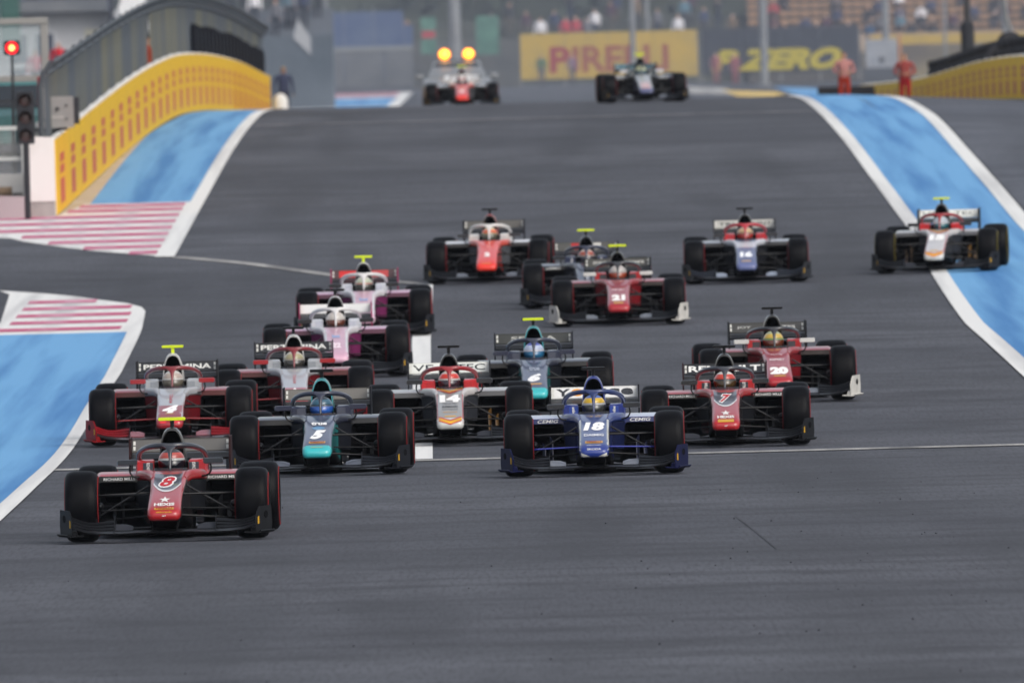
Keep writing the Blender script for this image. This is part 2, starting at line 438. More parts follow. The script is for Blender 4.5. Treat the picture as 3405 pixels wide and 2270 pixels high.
# debris fence above the pit wall
fence_m = mat('fence_wire', (.085, .10, .12), .6, metal=.2, noise=((.15, .15, .115), .10, .42, .68))
ff = tag(empty('debris_fence', (wallx(447) - .2, 447, ground(-8.4, 447))), 'tall grey wire debris fence standing behind the yellow pit wall', 'fence')
mb = MB(); y = 447.0; Yo = ff.location
while y < 705:
    x = wallx(y) - .17 - Yo.x; z = ground(-8, y) - Yo.z; h = 2.45
    if not 539.5 < y < 543: mb.box(x - .004, x + .004, y - Yo.y - .004, y - Yo.y + .004, z, z + h)
    y += .13
tag(mk('wire_mesh', mb.mesh('wire_mesh', 1, 0), fence_m, ff), kind='stuff')
post_me = MB().tube([(0, 0, -.3), (0, 0, 2.3), (.05, 0, 2.5), (.22, 0, 2.75)], .05, 8).mesh('post', 1)
for i in range(44):
    y = 447 + i * 6; mk('post', post_me, mat('fence_post', (.07, .08, .09), .5, metal=.3), ff, (wallx(y) - .24 - Yo.x, y - Yo.y, ground(-8, y) - Yo.z))
for h, dx, r in ((.3, 0, .012), (1.0, 0, .012), (1.7, 0, .012), (2.3, 0, .02), (2.52, .06, .025), (2.74, .20, .03)):
    mk('cable', MB().tube([(wallx(y) - .19 + dx - Yo.x, y - Yo.y, ground(-8, y) - Yo.z + h) for y in range(447, 706, 6)], r, 6).mesh('cable', 1), mat('fence_post'), ff)


# ------------------------------------------------------------------ racing car (front axle at y = 0, nose towards -y)
NOSE = [(-1.015, .10, .262, .222, .02), (-1.0, .135, .282, .205, .035), (-.96, .152, .305, .197, .045), (-.88, .158, .333, .195, .05), (-.70, .158, .378, .20, .05), (-.45, .157, .428, .215, .05),
        (-.15, .158, .480, .225, .05), (.15, .162, .530, .22, .05), (.45, .168, .580, .19, .05), (.70, .178, .615, .15, .05), (.92, .20, .630, .10, .05)]
def nose_mesh():
    m = MB(); rings = [rrect(-hw, hw, zb, zt, r, y) for y, hw, zt, zb, r in NOSE]
    n = 20; vs = [p for r in rings for p in r]; fs = []; ms = []
    for i in range(len(rings) - 1):
        for j in range(n):
            fs.append((i * n + j, i * n + (j + 1) % n, (i + 1) * n + (j + 1) % n, (i + 1) * n + j))
            top = 1 <= j <= 7; side = j in (0, 8, 9, 19)
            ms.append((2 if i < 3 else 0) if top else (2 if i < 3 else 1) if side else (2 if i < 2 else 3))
    fs.append(tuple(range(n))); ms.append(2); fs.append(tuple((len(rings) - 1) * n + j for j in range(n))); ms.append(3)
    m.v = vs; m.f = fs; m.m = ms
    return m.mesh('nose', 4, 50)
def arch(hw, zb, zt, y, n=14, e=.72):
    o = []
    for k in range(n + 1):
        t = math.pi * k / n; c = math.cos(t)
        o.append((hw * math.copysign(abs(c) ** e, c), y, zb + (zt - zb) * math.sin(t) ** .9 if 0 < k < n else zb))
    return o
def engine_mesh():
    m = MB(); st = [(1.60, .122, .66, 1.012), (1.66, .128, .62, 1.028), (1.85, .136, .55, 1.02), (2.2, .135, .45, .96), (2.7, .11, .40, .82), (3.3, .07, .35, .60), (3.72, .04, .30, .46)]
    m.loft([arch(*((h, b, t, y))) for y, h, b, t in st], 0, cap=(False, True))
    o = arch(.122, .66, 1.012, 1.60); i1 = arch(.108, .68, .996, 1.598); i2 = arch(.09, .72, .97, 1.85)
    m.loft([o, i1], 1, cap=(False, False)); m.loft([i1, i2], 2, cap=(False, True))
    return m.mesh('engine_cover', 3, 40)
def pod_mesh(mir):
    m = MB(); S = lambda y, x0, x1, z0, z1, r=.05: rrect(x0, x1, z0, z1, r, y)
    st = [S(1.30, .30, .705, .30, .585, .035), S(1.34, .295, .712, .27, .598), S(1.6, .28, .72, .16, .622), S(2.0, .26, .70, .09, .575), S(2.5, .22, .58, .08, .49), S(3.0, .15, .38, .08, .40), S(3.45, .10, .2, .10, .34)]
    n = 20; vs = [p for r in st for p in r]; fs = []; ms = []
    for i in range(len(st) - 1):
        for j in range(n):
            fs.append((i * n + j, i * n + (j + 1) % n, (i + 1) * n + (j + 1) % n, (i + 1) * n + j)); ms.append(0 if 1 <= j <= 8 or (i >= 2 and (j < 11 or j == 19)) else 3)
    fs.append(tuple((len(st) - 1) * n + j for j in range(n))); ms.append(3)
    m.v = vs; m.f = fs; m.m = ms
    i1 = S(1.298, .325, .685, .315, .530, .03); i2 = S(1.75, .36, .64, .33, .49, .03)
    m.loft([st[0], i1], 1, cap=(False, False), mf=lambda x, y, z: 1 if z > .5 else 3); m.loft([i1, i2], 2, cap=(False, True))
    return m.mesh('sidepod', 4, 40, mirror=mir)
def surround_mesh(mir):
    m = MB(); st = [(.50, .120, .166, .50, .585), (.66, .128, .182, .52, .612), (.80, .14, .215, .54, .632), (.94, .158, .268, .545, .640), (1.08, .178, .312, .545, .640), (1.25, .19, .332, .535, .630), (1.6, .195, .335, .5, .62), (1.95, .15, .31, .45, .60)]
    m.loft([rrect(a, b, c, d, .028, y) for y, a, b, c, d in st])
    return m.mesh('cockpit_surround', 1, 45, mirror=mir)
def headrest_mesh(mir):
    m = MB(); st = [(1.20, .165, .318, .61, .712), (1.23, .162, .332, .60, .724), (1.6, .17, .335, .58, .730), (1.85, .17, .315, .56, .715), (2.1, .11, .25, .5, .64)]
    m.loft([rrect(a, b, c, d, .016, y) for y, a, b, c, d in st])
    return m.mesh('headrest', 1, 40, mirror=mir)
def headpanel_mesh(mir):
    return MB().box(.168, .262, 1.192, 1.205, .612, .704).mesh('headrest_panel', 1, 0, mirror=mir, bevel=.003)
def halo_mesh():
    m = MB(); half = [(0, 1.085, .858), (.085, 1.10, .862), (.165, 1.165, .858), (.235, 1.27, .842), (.287, 1.42, .812), (.31, 1.58, .772), (.316, 1.72, .730), (.315, 1.82, .68), (.31, 1.88, .62)]
    path = [(-x, y, z) for x, y, z in reversed(half[1:])] + half
    m.tube(smoothpath(path, 5), .0255, 10)
    st = [(.60, .92, .012, .030), (.68, .955, .0125, .030), (.75, .985, .015, .030), (.80, 1.015, .022, .028), (.83, 1.04, .036, .026), (.85, 1.06, .062, .024), (.864, 1.075, .095, .018)]
    m.loft([[(rx * math.cos(2 * math.pi * k / 12), y + ry * math.sin(2 * math.pi * k / 12), z) for k in range(12)] for z, y, rx, ry in st])
    return m.mesh('halo', 1, 60)
def mirror_mesh(mir):
    m = MB(); m.loft([rrect(.312, .490, .690, .738, .012, .985), rrect(.308, .496, .686, .742, .016, 1.0), rrect(.318, .488, .688, .74, .012, 1.055), rrect(.345, .46, .70, .73, .01, 1.085)])
    return m.mesh('mirror', 1, 40, mirror=mir)
def stay_mesh(mir):
    return MB().tube(smoothpath([(.372, 1.02, .70), (.382, 1.02, .655), (.374, 1.02, .61), (.340, 1.02, .580), (.27, 1.02, .570), (.20, 1.0, .575)], 4), .0095, 6).mesh('mirror_stay', 1, mirror=mir)
def tyre_mesh(w):
    h = w / 2
    pr = [(-h + .03, .168), (-h + .004, .20), (-h - .004, .245), (-h + .003, .285), (-h + .022, .313), (-h + .055, .327), (-h * .4, .3315), (0, .332), (h * .4, .3315), (h - .055, .327), (h - .022, .313), (h - .003, .285), (h + .004, .245), (h - .004, .20), (h - .03, .168)]
    return MB().revolve_x(pr, 48).mesh('tyre', 1, 60)
def ring_mesh(w, s):
    h = w / 2; m = MB()
    m.revolve_x([(s * (h - .001), .264), (s * (h + .0030), .264), (s * (h + .0018), .275), (s * (h - .003), .281)], 48)
    return m.mesh('tyre_marking', 1, 60)
def wheel_mesh(w):
    h = w / 2; m = MB()
    half = [(h - .05, .001), (h - .05, .045), (h - .075, .06), (h - .07, .150), (h - .035, .165), (h - .02, .175)]
    m.revolve_x([(-x, r) for x, r in half] + half[::-1], 32)
    for s in (-1, 1):
        for k in range(9):
            a = 2 * math.pi * k / 9; c, sn = math.cos(a), math.sin(a)
            m.tube([(s * (h - .07), .05 * sn, .05 * c), (s * (h - .05), .155 * sn, .155 * c)], .012, 6)
    return m.mesh('wheel', 1, 40)
def plate(st, t):
    """st: (x, yLE, zLE, yTE, zTE)"""
    rings = []
    for x, y0, z0, y1, z1 in st:
        ym, zm = (y0 + y1) / 2, (z0 + z1) / 2 - t * .6
        rings.append([(x, y0, z0), (x, ym, zm + t), (x, y1, z1), (x, y1, z1 - t * .35), (x, ym, zm), (x, y0 + .004, z0 - t * .7)])
    return MB().loft(rings)
def fw_main():
    half = [(.0, -.93, .098, -.66, .112), (.25, -.95, .096, -.66, .112), (.42, -.99, .090, -.68, .110), (.62, -.98, .094, -.68, .118), (.74, -.96, .108, -.67, .134), (.83, -.93, .136, -.66, .162), (.865, -.92, .15, -.66, .175)]
    return plate([(-x, a, b, c, d) for x, a, b, c, d in reversed(half[1:])] + half, .018).mesh('front_wing', 1, 50)
def fw_flap(k, mir):
    xs = (.47, .55, .64, .72, .79, .845, .872); st = []
    base = (.116, .114, .116, .126, .142, .160, .166); top = (.205, .198, .186, .186, .205, .228, .236)
    for i, x in enumerate(xs):
        if k == 0 and i == 0: pass
        b, t = base[i], top[i]; z0 = b + (t - b) * k / 3; z1 = b + (t - b) * (k + .86) / 3
        y0 = -.80 + .12 * k; st.append((x, y0, z0 + .006, y0 + .15, z1 + .006))
    return plate(st, .010).mesh('front_wing_flap', 1, 50, mirror=mir)
def fw_inner(mir):
    return plate([(.30, -.80, .116, -.62, .150), (.36, -.82, .116, -.60, .168), (.465, -.82, .116, -.60, .172)], .010).mesh('inner_flap', 1, 40, mirror=mir)
def fw_fence(mir):
    return MB().loft([[(.468, -.98, .10), (.468, -.6, .11), (.468, -.52, .245), (.468, -.60, .25), (.468, -.9, .13)], [(.474, -.98, .10), (.474, -.6, .11), (.474, -.52, .245), (.474, -.60, .25), (.474, -.9, .13)]]).mesh('wing_fence', 1, 0, mirror=mir)
def fw_endplate(mir):
    o = [(-1.02, .075), (-1.03, .20), (-.98, .255), (-.90, .308), (-.52, .315), (-.50, .16), (-.52, .075)]
    fx = lambda y: .845 + (y + 1.03) * .25
    m = MB().loft([[(fx(y), y, z) for y, z in o], [(fx(y) + .012, y + .003, z) for y, z in o]])
    m.loft([[(fx(y) - .10, y, .072), (fx(y) + .03, y, .064), (fx(y) + .055, y, .085), (fx(y) + .05, y, .094), (fx(y) + .025, y, .074), (fx(y) - .10, y, .082)] for y in (-1.02, -.8, -.55)])
    m.tube(smoothpath([(fx(-1.0) - .02, -1.0, .095), (fx(-.8) - .045, -.8, .13), (fx(-.6) - .03, -.6, .15)], 4), .028, 8)
    return m.mesh('endplate', 1, 30, mirror=mir)
def ep_slot(mir):
    f = lambda y: .845 + (y + 1.03) * .25 + .0125
    return MB().loft([[(f(-.70 + .06 * math.cos(a)) + d, -.70 + .06 * math.cos(a), .232 + .036 * math.sin(a)) for a in [2 * math.pi * k / 10 for k in range(10)]] for d in (0, .002)]).mesh('endplate_slot', 1, 0, mirror=mir)
def ep_tag(mir):
    f = lambda y: .845 + (y + 1.03) * .25 + .0125
    return MB().loft([[(f(y) + d, y, z) for y, z in ((-.975, .15), (-.937, .15), (-.937, .222), (-.975, .212))] for d in (0, .003)]).mesh('endplate_tag', 1, 0, mirror=mir)
def pylon(mir):
    return MB().loft([[(.105, -.93, .11), (.105, -.70, .112), (.125, -.66, .215), (.125, -.90, .215)], [(.117, -.93, .11), (.117, -.70, .112), (.14, -.66, .215), (.14, -.90, .215)]]).mesh('wing_pylon', 1, 0, mirror=mir)
def rw_flap():
    st = []
    for x in (-.462, -.3, -.1, .1, .3, .462): st.append((x, 3.93, .765, 4.06, .872))
    m = plate(st, .016); m.box(-.462, .462, 4.055, 4.075, .87, .878)
    return m.mesh('rear_wing_flap', 1, 12)
def rw_main():
    return plate([(x, 3.70, .700, 3.95, .748) for x in (-.465, -.2, .0, .2, .465)], .03).mesh('rear_wing_plane', 1, 50)
def rw_beam():
    return plate([(x, 3.72, .40, 3.9, .44) for x in (-.465, .0, .465)], .02).mesh('beam_wing', 1, 50)
def rw_end(mir):
    o = [(3.60, .34), (3.58, .72), (3.64, .895), (4.14, .902), (4.16, .62), (4.02, .50), (4.0, .30), (3.7, .28)]
    return MB().loft([[(.466, y, z) for y, z in o], [(.482, y, z) for y, z in o]]).mesh('rear_endplate', 1, 0, mirror=mir)
def arms():
    d = {}
    T = lambda a, b, r=.0115: MB().tube([a, b], r, 6, flat=1).mesh('suspension_arm', 1)
    return [T((.15, -.22, .43), (.675, .0, .425)), T((.15, .27, .44), (.675, .0, .425)), T((.18, .12, .505), (.64, .02, .235), .010), T((.13, -.25, .235), (.68, 0, .19)), T((.13, .32, .225), (.68, 0, .19)), T((.13, -.13, .30), (.66, -.12, .285), .009)]
def rear_arms():
    T = lambda a, b, r=.0125: MB().tube([a, b], r, 6).mesh('suspension_arm', 1)
    return [T((.12, 2.85, .40), (.60, 3.13, .42)), T((.10, 3.35, .40), (.60, 3.13, .42)), T((.12, 2.8, .20), (.62, 3.13, .18)), T((.10, 3.4, .19), (.62, 3.13, .18))]
def mirror_of(me, key):
    def f():
        m2 = me.copy(); m2.transform(Matrix.Scale(-1, 4, (1, 0, 0))); m2.flip_normals(); m2.name = me.name; return m2
    return cached(('mir', key), f)
def blob(mir):
    m = MB(); c = (.625, -.10, .33)
    m.loft([[(c[0] + .036 * math.sin(t) * math.cos(a), c[1] + .08 * math.sin(t) * math.sin(a), c[2] + .036 * math.cos(t)) for a in [2 * math.pi * k / 12 for k in range(12)]] for t in [math.pi * (i + .15) / 7.3 for i in range(8)]])
    return m.mesh('brake_duct', 1, 60, mirror=mir)
def camera_bar():
    m = MB(); m.loft([rrect(-.128, .128, 1.088, 1.114, .010, 1.70, 2), rrect(-.128, .128, 1.084, 1.118, .014, 1.73, 2), rrect(-.125, .125, 1.088, 1.116, .010, 1.80, 2), rrect(-.12, .12, 1.094, 1.108, .006, 1.83, 2)], 0)
    return m.mesh('camera_bar', 1, 40)
def helmet_mesh():
    m = MB(); n, k = 28, 20; C = (0, 1.40, .700); vs = []; fs = []; ms = []
    for i in range(k + 1):
        t = math.pi * i / k
        for j in range(n):
            a = 2 * math.pi * j / n; x = math.sin(t) * math.cos(a); y = math.sin(t) * math.sin(a); z = math.cos(t)
            chin = 1.0 + (.10 if (y < 0 and z < -.15) else 0)
            vs.append((C[0] + .128 * x, C[1] + .150 * y * chin, C[2] + (.132 if z > 0 else .125) * z))
    for i in range(k):
        for j in range(n):
            f = (i * n + j, i * n + (j + 1) % n, (i + 1) * n + (j + 1) % n, (i + 1) * n + j); fs.append(f)
            z = sum(vs[q][2] for q in f) / 4 - C[2]; y = sum(vs[q][1] for q in f) / 4 - C[1]; x = sum(vs[q][0] for q in f) / 4
            if y < .03 and -.052 < z < .016: mm = 2
            elif y < .04 and .016 <= z < .046: mm = 3
            elif z >= .046: mm = 0 if z > .092 else 1
            elif y < .02 and -.078 < z <= -.052: mm = 4
            else: mm = 0
            ms.append(mm)
    m.v, m.f, m.m = vs, fs, ms
    return m.mesh('helmet', 5, 60)

def skin_mesh(key, joints, edges, sub=1):
    """one continuous body grown round a skeleton: joints name -> ((x, y, z), radius)"""
    def f():
        names = list(joints); me = bpy.data.meshes.new(key)
        me.from_pydata([joints[n][0] for n in names], [(names.index(a), names.index(b)) for a, b in edges], [])
        ob = bpy.data.objects.new(key, me); COL.objects.link(ob)
        md = ob.modifiers.new('s', 'SKIN'); md.use_smooth_shade = True
        for i, n in enumerate(names):
            r = joints[n][1]; me.skin_vertices[0].data[i].radius = r if isinstance(r, tuple) else (r, r)
            me.skin_vertices[0].data[i].use_root = (i == 0)
        sd = ob.modifiers.new('u', 'SUBSURF'); sd.levels = sub; sd.render_levels = sub
        bpy.context.view_layer.update()
        out = bpy.data.meshes.new_from_object(ob.evaluated_get(bpy.context.evaluated_depsgraph_get()))
        out.name = key; bpy.data.objects.remove(ob); bpy.data.meshes.remove(me)
        out.materials.clear()
        out.shade_smooth()
        return out
    return cached(('skin', key), f)
def driver_body():
    J = {'pelvis': ((0, 1.72, .24), .13), 'chest': ((0, 1.62, .44), (.16, .11)), 'neck': ((0, 1.50, .58), .065), 'head': ((0, 1.42, .68), .085)}
    E = [('pelvis', 'chest'), ('chest', 'neck'), ('neck', 'head')]
    for s, n in ((-1, 'a'), (1, 'b')):
        J['sh' + n] = ((s * .165, 1.60, .50), .07); J['el' + n] = ((s * .17, 1.32, .40), .05); J['ha' + n] = ((s * .11, 1.06, .47), .042)
        J['kn' + n] = ((s * .09, .95, .36), .07); J['ft' + n] = ((s * .08, .35, .32), .05)
        E += [('chest', 'sh' + n), ('sh' + n, 'el' + n), ('el' + n, 'ha' + n), ('pelvis', 'kn' + n), ('kn' + n, 'ft' + n)]
    me = skin_mesh('driver', J, E)
    if not me.materials: me.materials.append(None)
    return me

def chev(k, c, t): return lambda x: (c + abs(x) * k - t / 2, c + abs(x) * k + t / 2)
LIME = hexc('cfe01e')
lime = mat('lime_paint', tuple(v * .95 for v in LIME), .45, spec=.4)

CARS = []
def racing_car(label, x, d, yaw, L, driver_label):
    g0 = ground(x, d); g1 = ground(x, d + 3.135)
    pitch = math.atan2(g1 - g0, 3.135)
    root = tag(empty('racing_car', (x, d, g0), (pitch, 0, -(yaw + x / d))), label, 'racing car', 'racing cars on the track')
    P = lambda k, dflt='17181b': (paint(L[k]) if isinstance(L.get(k, dflt), str) and k in L else carbon if dflt == '17181b' else paint(dflt))
    c = lambda k, fn: cached(k, fn)
    nose_me = c('nose', nose_mesh)
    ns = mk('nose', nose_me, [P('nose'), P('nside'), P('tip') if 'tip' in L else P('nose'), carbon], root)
    mk('cockpit_tub', c('tub', lambda: MB().box(-.195, .195, .90, 1.95, .07, .40).box(-.20, .20, 1.62, 1.9, .40, .70).box(-.11, .11, 1.63, 1.88, .701, .84).box(-.20, -.172, .9, 1.62, .40, .60).box(.172, .20, .9, 1.62, .40, .60).mesh('cockpit_tub', 1, 0, bevel=.012)), carbon_matt, root)
    for mr in (False, True):
        mk('cockpit_surround', c(('sur', mr), lambda: surround_mesh(mr)), P('sur') if 'sur' in L else P('nose'), root)
        hr = mk('headrest', c(('hr', mr), lambda: headrest_mesh(mr)), P('side'), root)
        pn = mk('headrest_panel', c(('hp', mr), lambda: headpanel_mesh(mr)), P('panel'), hr)
        if 'panel_text' in L:
            uv, fs = text_uv(L['panel_text'], .032, bold=.03, width=.085, rot=90 if not mr else -90)
            me = cached(('ptx', L['panel_text'], mr), lambda: wrap('panel_lettering', uv, fs, -.214 if mr else .214, .660, c(('hpb', mr), lambda: bvh_of(c(('hp', mr), None)))))
            if me: mk('panel_lettering', me, flat('d8d8d4'), hr)
        pd = mk('sidepod', c(('pod', mr), lambda: pod_mesh(mr)), [P('pod'), P('lip'), black_void, carbon], root)
        if 'lip_text' in L:
            uv, fs = text_uv(L['lip_text'], L.get('lip_h', .026), bold=.015, shear=L.get('lip_sh', 0), width=L.get('lip_w', .27))
            me = cached(('ltx', L['lip_text'], mr), lambda: wrap('sidepod_lettering', uv, fs, -.49 if mr else .49, .556, c(('podb', mr), lambda: bvh_of(c(('pod', mr), None)))))
            if me: mk('sidepod_lettering', me, flat('dcdcda'), pd)
        mk('mirror', c(('mir', mr), lambda: mirror_mesh(mr)), P('mirror'), root)
        mk('mirror_stay', c(('stay', mr), lambda: stay_mesh(mr)), carbon, root)
        for k in range(3):
            mk('front_wing_flap', c(('flap', k, mr), lambda: fw_flap(k, mr)), matt(L['fw']), root)
        mk('inner_flap', c(('inner', mr), lambda: fw_inner(mr)), P('inner') if 'inner' in L else matt('303238'), root)  # default grey paints in the sky's reflection, lighter than the other flaps
        mk('wing_fence', c(('fence', mr), lambda: fw_fence(mr)), carbon, root)
        ep = mk('endplate', c(('ep', mr), lambda: fw_endplate(mr)), matt(L['fep']), root)
        mk('endplate_slot', c(('eps', mr), lambda: ep_slot(mr)), black_void, ep)
        if L.get('tag', True): mk('endplate_tag', c(('ept', mr), lambda: ep_tag(mr)), flat('c99a1c'), ep)
        mk('wing_pylon', c(('pyl', mr), lambda: pylon(mr)), carbon_matt, root)
        mk('brake_duct', c(('bd', mr), lambda: blob(mr)), carbon, root)
        for i, a in enumerate(c('arms', arms)): mk('suspension_arm', mirror_of(a, ('fa', i)) if mr else a, carbon if i != 5 or 'arm' not in L else P('arm'), root)
        for i, a in enumerate(c('rarms', rear_arms)): mk('suspension_arm', mirror_of(a, ('ra', i)) if mr else a, carbon, root)
        mk('turning_vane', c(('tv', mr), lambda: MB().loft([[(.185, .78, .27), (.30, 1.12, .25), (.315, 1.16, .535), (.19, .80, .55)], [(.195, .785, .27), (.31, 1.125, .25), (.325, 1.165, .535), (.20, .805, .55)]]).mesh('turning_vane', 1, 0, mirror=mr)), matt(L.get('vane', '16171b')), root)
        for j, (bx, y0, y1, z1) in enumerate(((.44, .92, 1.22, .40), (.52, 1.0, 1.28, .33))):
            mk('bargeboard', c(('bb', j, mr), lambda: MB().loft([[(bx, y0, .07), (bx + .03, y1, .07), (bx + .03, y1, z1), (bx, y0 + .1, z1 - .05)], [(bx + .006, y0, .07), (bx + .036, y1, .07), (bx + .036, y1, z1), (bx + .006, y0 + .1, z1 - .05)]]).mesh('bargeboard', 1, 0, mirror=mr)), P('barge') if 'barge' in L else carbon_matt, root)
        mk('rear_endplate', c(('re', mr), lambda: rw_end(mr)), matt(L['wend']), root)
        sg = -1 if mr else 1
        for ax, (yy, wd, cx) in enumerate(((0, .31, .795), (3.135, .375, .7625))):
            wh = mk('wheel', c(('wh', wd), lambda: wheel_mesh(wd)), metal_dark, root, (sg * cx, yy, .332), (rnd.uniform(0, 6), 0, 0))
            mk('tyre', c(('ty', wd), lambda: tyre_mesh(wd)), rubber, wh)
            for sd in (-1, 1): mk('tyre_marking', c(('tm', wd, sd), lambda: ring_mesh(wd, sd)), yellow_mark if L.get('soft') == 'y' else red_mark, wh)
    mk('engine_cover', c('eng', engine_mesh), [P('engine'), P('hoop'), black_void], root)
    mk('halo', c('halo', halo_mesh), P('halo'), root)
    mk('windscreen', c('ws', lambda: MB().loft([[(.17 * math.sin(a), 1.06 - .17 * math.cos(a), .618), (.165 * math.sin(a), 1.075 - .16 * math.cos(a), .655), (.16 * math.sin(a), 1.078 - .155 * math.cos(a), .655), (.165 * math.sin(a), 1.063 - .165 * math.cos(a), .618)] for a in [R(-80 + 16 * k) for k in range(11)]]).mesh('windscreen', 1, 60)), glass_smoke, root)
    mk('front_wing', c('fwm', fw_main), P('fwm') if 'fwm' in L else carbon, root)
    mk('floor', c('floor', lambda: MB().box(-.70, .70, 1.25, 3.5, .045, .06).box(-.22, .22, .70, 1.25, .04, .075).box(-.45, .45, 3.5, 3.95, .09, .11).box(-.14, .14, 1.0, 3.4, .03, .045).mesh('floor', 1, 0)), carbon_matt, root)
    mk('gearbox', c('gbx', lambda: MB().loft([rrect(-.16, .16, .1, .42, .05, 2.7), rrect(-.12, .12, .14, .40, .05, 3.2), rrect(-.07, .07, .2, .38, .03, 3.8)]).mesh('gearbox', 1)), metal_dark, root)
    mk('rain_light', c('rl', lambda: MB().box(-.045, .045, 3.8, 3.84, .25, .36).mesh('rain_light', 1, 0, bevel=.008)), mat('rain_light', (.25, .01, .01), .3), root)
    fl = mk('rear_wing_flap', c('rwf', rw_flap), P('wing'), root)
    mk('rear_wing_plane', c('rwm', rw_main), carbon, root); mk('beam_wing', c('rwb', rw_beam), carbon, root)
    mk('wing_pillar', c('rwp', lambda: MB().box(-.012, .012, 3.62, 3.86, .35, .715).mesh('wing_pillar', 1, 0)), carbon, root)
    fb = c('rwfb', lambda: bvh_of(c('rwf', None)))
    for sx in (-1, 1):
        for z0, z1 in ((.776, .813), (.824, .860)):
            me = cached(('stk', sx, z0), lambda: wrap('wing_sticker', *cells((-.011, .011, lambda u: (z0, z1)), 1, 1), sx * .442, 0, fb))
            if me: mk('wing_sticker', me, flat('c8c8c2'), fl)
    for s, cx, h, wdt, col, bold in L.get('wtext', ()):
        uv, fs = text_uv(s, h, bold=bold, width=wdt); me = wrap('wing_lettering', uv, fs, cx, .819, fb)
        if me: mk('wing_lettering', me, flat(col), fl)
    for px0, px1, col in L.get('wpanel', ()):
        me = wrap('wing_panel', *cells((px0, px1, lambda u: (.773, .866)), 3, 6), 0, 0, fb, .0015)
        if me: mk('wing_panel', me, flat(col), fl)
    bar = mk('camera_bar', c('tb', camera_bar), lime if L.get('bar') in ('y', 'ye') else carbon, root)
    mk('camera_stalk', c('ts', lambda: MB().loft([rrect(-.017, .017, 1.0, 1.0901, .004, 1.71, 1), rrect(-.019, .019, 1.0, 1.0901, .004, 1.80, 1)]).mesh('camera_stalk', 1, 0)), lime if L.get('bar') == 'y' and L.get('stalk') else carbon, bar)
    if L.get('bar') == 'ye':
        for s in (-1, 1): mk('bar_end', c(('be', s), lambda: MB().loft([rrect(s * .112 - .024, s * .112 + .024, 1.0825, 1.1195, .014, 1.727), rrect(s * .112 - .024, s * .112 + .024, 1.086, 1.118, .012, 1.805)]).mesh('bar_end', 1, 40)), carbon, bar)
    nb = c('noseb', lambda: bvh_of(nose_me))
    for it in L.get('deco', ()):
        if it[0] == 't':
            _, s, cz, h, col, kw = it[:6]; kw = dict(kw); cx = kw.pop('cx', 0)
            uv, fs = text_uv(s, h, **kw); me = wrap('nose_lettering', uv, fs, cx, cz, nb, it[6] if len(it) > 6 else .0045)
        else:
            _, x0, x1, fn, col, off = it
            me = wrap('nose_panel', *cells((x0, x1, fn), 6, 14), 0, 0, nb, off)
        if me: mk(it[0] == 't' and 'nose_lettering' or 'nose_panel', me, paint(col) if it[0] != 't' else flat(col), ns)
    # driver, seated: a person of their own
    H = L['helmet']
    pr = tag(empty('person', (x, d, g0), (pitch, 0, -(yaw + x / d))), driver_label, 'person', 'drivers in the racing cars')
    bd = mk('body', c('drv', driver_body), mat('suit_' + H[5], hexc(H[5]), .8), pr)
    mk('helmet', c('hel', helmet_mesh), [paint(H[0]), paint(H[1]), mat('visor_' + H[2], hexc(H[2]), .08, spec=.8), paint(H[3]), paint(H[4])], pr)
    CARS.append(root)
    return root

BOLD = dict(bold=.03, shear=.25)
shield = lambda x: (.462 + .055 * (abs(x) / .12) ** 2.2, .622)
line8 = lambda x: (.452 + .055 * (abs(x) / .12) ** 2.2, .466 + .055 * (abs(x) / .12) ** 2.2)
rect = lambda a, b: (lambda x: (a, b))
def star(cz, s):
    """five-pointed star outline as flat geometry"""
    return None
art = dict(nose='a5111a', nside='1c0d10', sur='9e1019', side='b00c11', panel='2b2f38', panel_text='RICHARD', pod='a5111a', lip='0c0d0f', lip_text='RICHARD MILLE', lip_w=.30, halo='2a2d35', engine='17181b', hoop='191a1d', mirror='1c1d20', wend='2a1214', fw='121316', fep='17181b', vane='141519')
art8 = dict(art, bar='y', wing='5a5854', helmet=('2a2a2e', 'b8483c', '171b24', 'c4c4c2', 'c42414', '1b1c20'),
            deco=[('p', -.128, .128, shield, '3a3f4b', .002), ('p', -.128, .128, line8, 'e4e4e2', .0035),
                  ('t', '8', .535, .096, 'e6e6e4', dict(bold=.10, shear=.35, width=.165)), ('t', '8', .535, .078, 'b5202c', dict(bold=.03, shear=.35, width=.135), .008),
                  ('t', '★', .388, .048, 'dedcd8', dict(width=.105)), ('t', 'HEXIS', .345, .026, 'dedcd8', dict(bold=.04, width=.19)), ('p', -.09, .09, rect(.300, .320), 'c8961e', .003),
                  ('t', 'PIRELLI', .310, .013, '9c2a16', dict(bold=.03, width=.15), .008), ('t', 'elaborando', .278, .015, 'c8961e', dict(bold=.02, width=.145)), ('t', 'ART', .245, .014, 'd8d6d2', dict(bold=.03, shear=.3))])
art7 = dict(art, bar='k', wing='1b1c1f', wtext=[('RENAULT', 0, .066, .82, 'dcdcd8', .03)], panel_text='MILLE', helmet=('c9c6c0', 'd0402a', '4a3a22', '1c1d20', 'cc3b20', '1b1c20'),
            deco=[('p', -.128, .128, shield, '3f444f', .002), ('p', -.128, .128, line8, 'e4e4e2', .0035),
                  ('t', '7', .535, .094, 'e6e6e4', dict(bold=.10, shear=.35, width=.155)), ('t', '7', .535, .074, 'b5202c', dict(bold=.03, shear=.35, width=.12), .008),
                  ('t', '★', .388, .048, 'dedcd8', dict(width=.105)), ('t', 'HEXIS', .345, .026, 'dedcd8', dict(bold=.04, width=.19)), ('p', -.09, .09, rect(.290, .320), 'c8961e', .003), ('t', 'ART', .250, .014, 'd8d6d2', dict(bold=.03, shear=.3))])
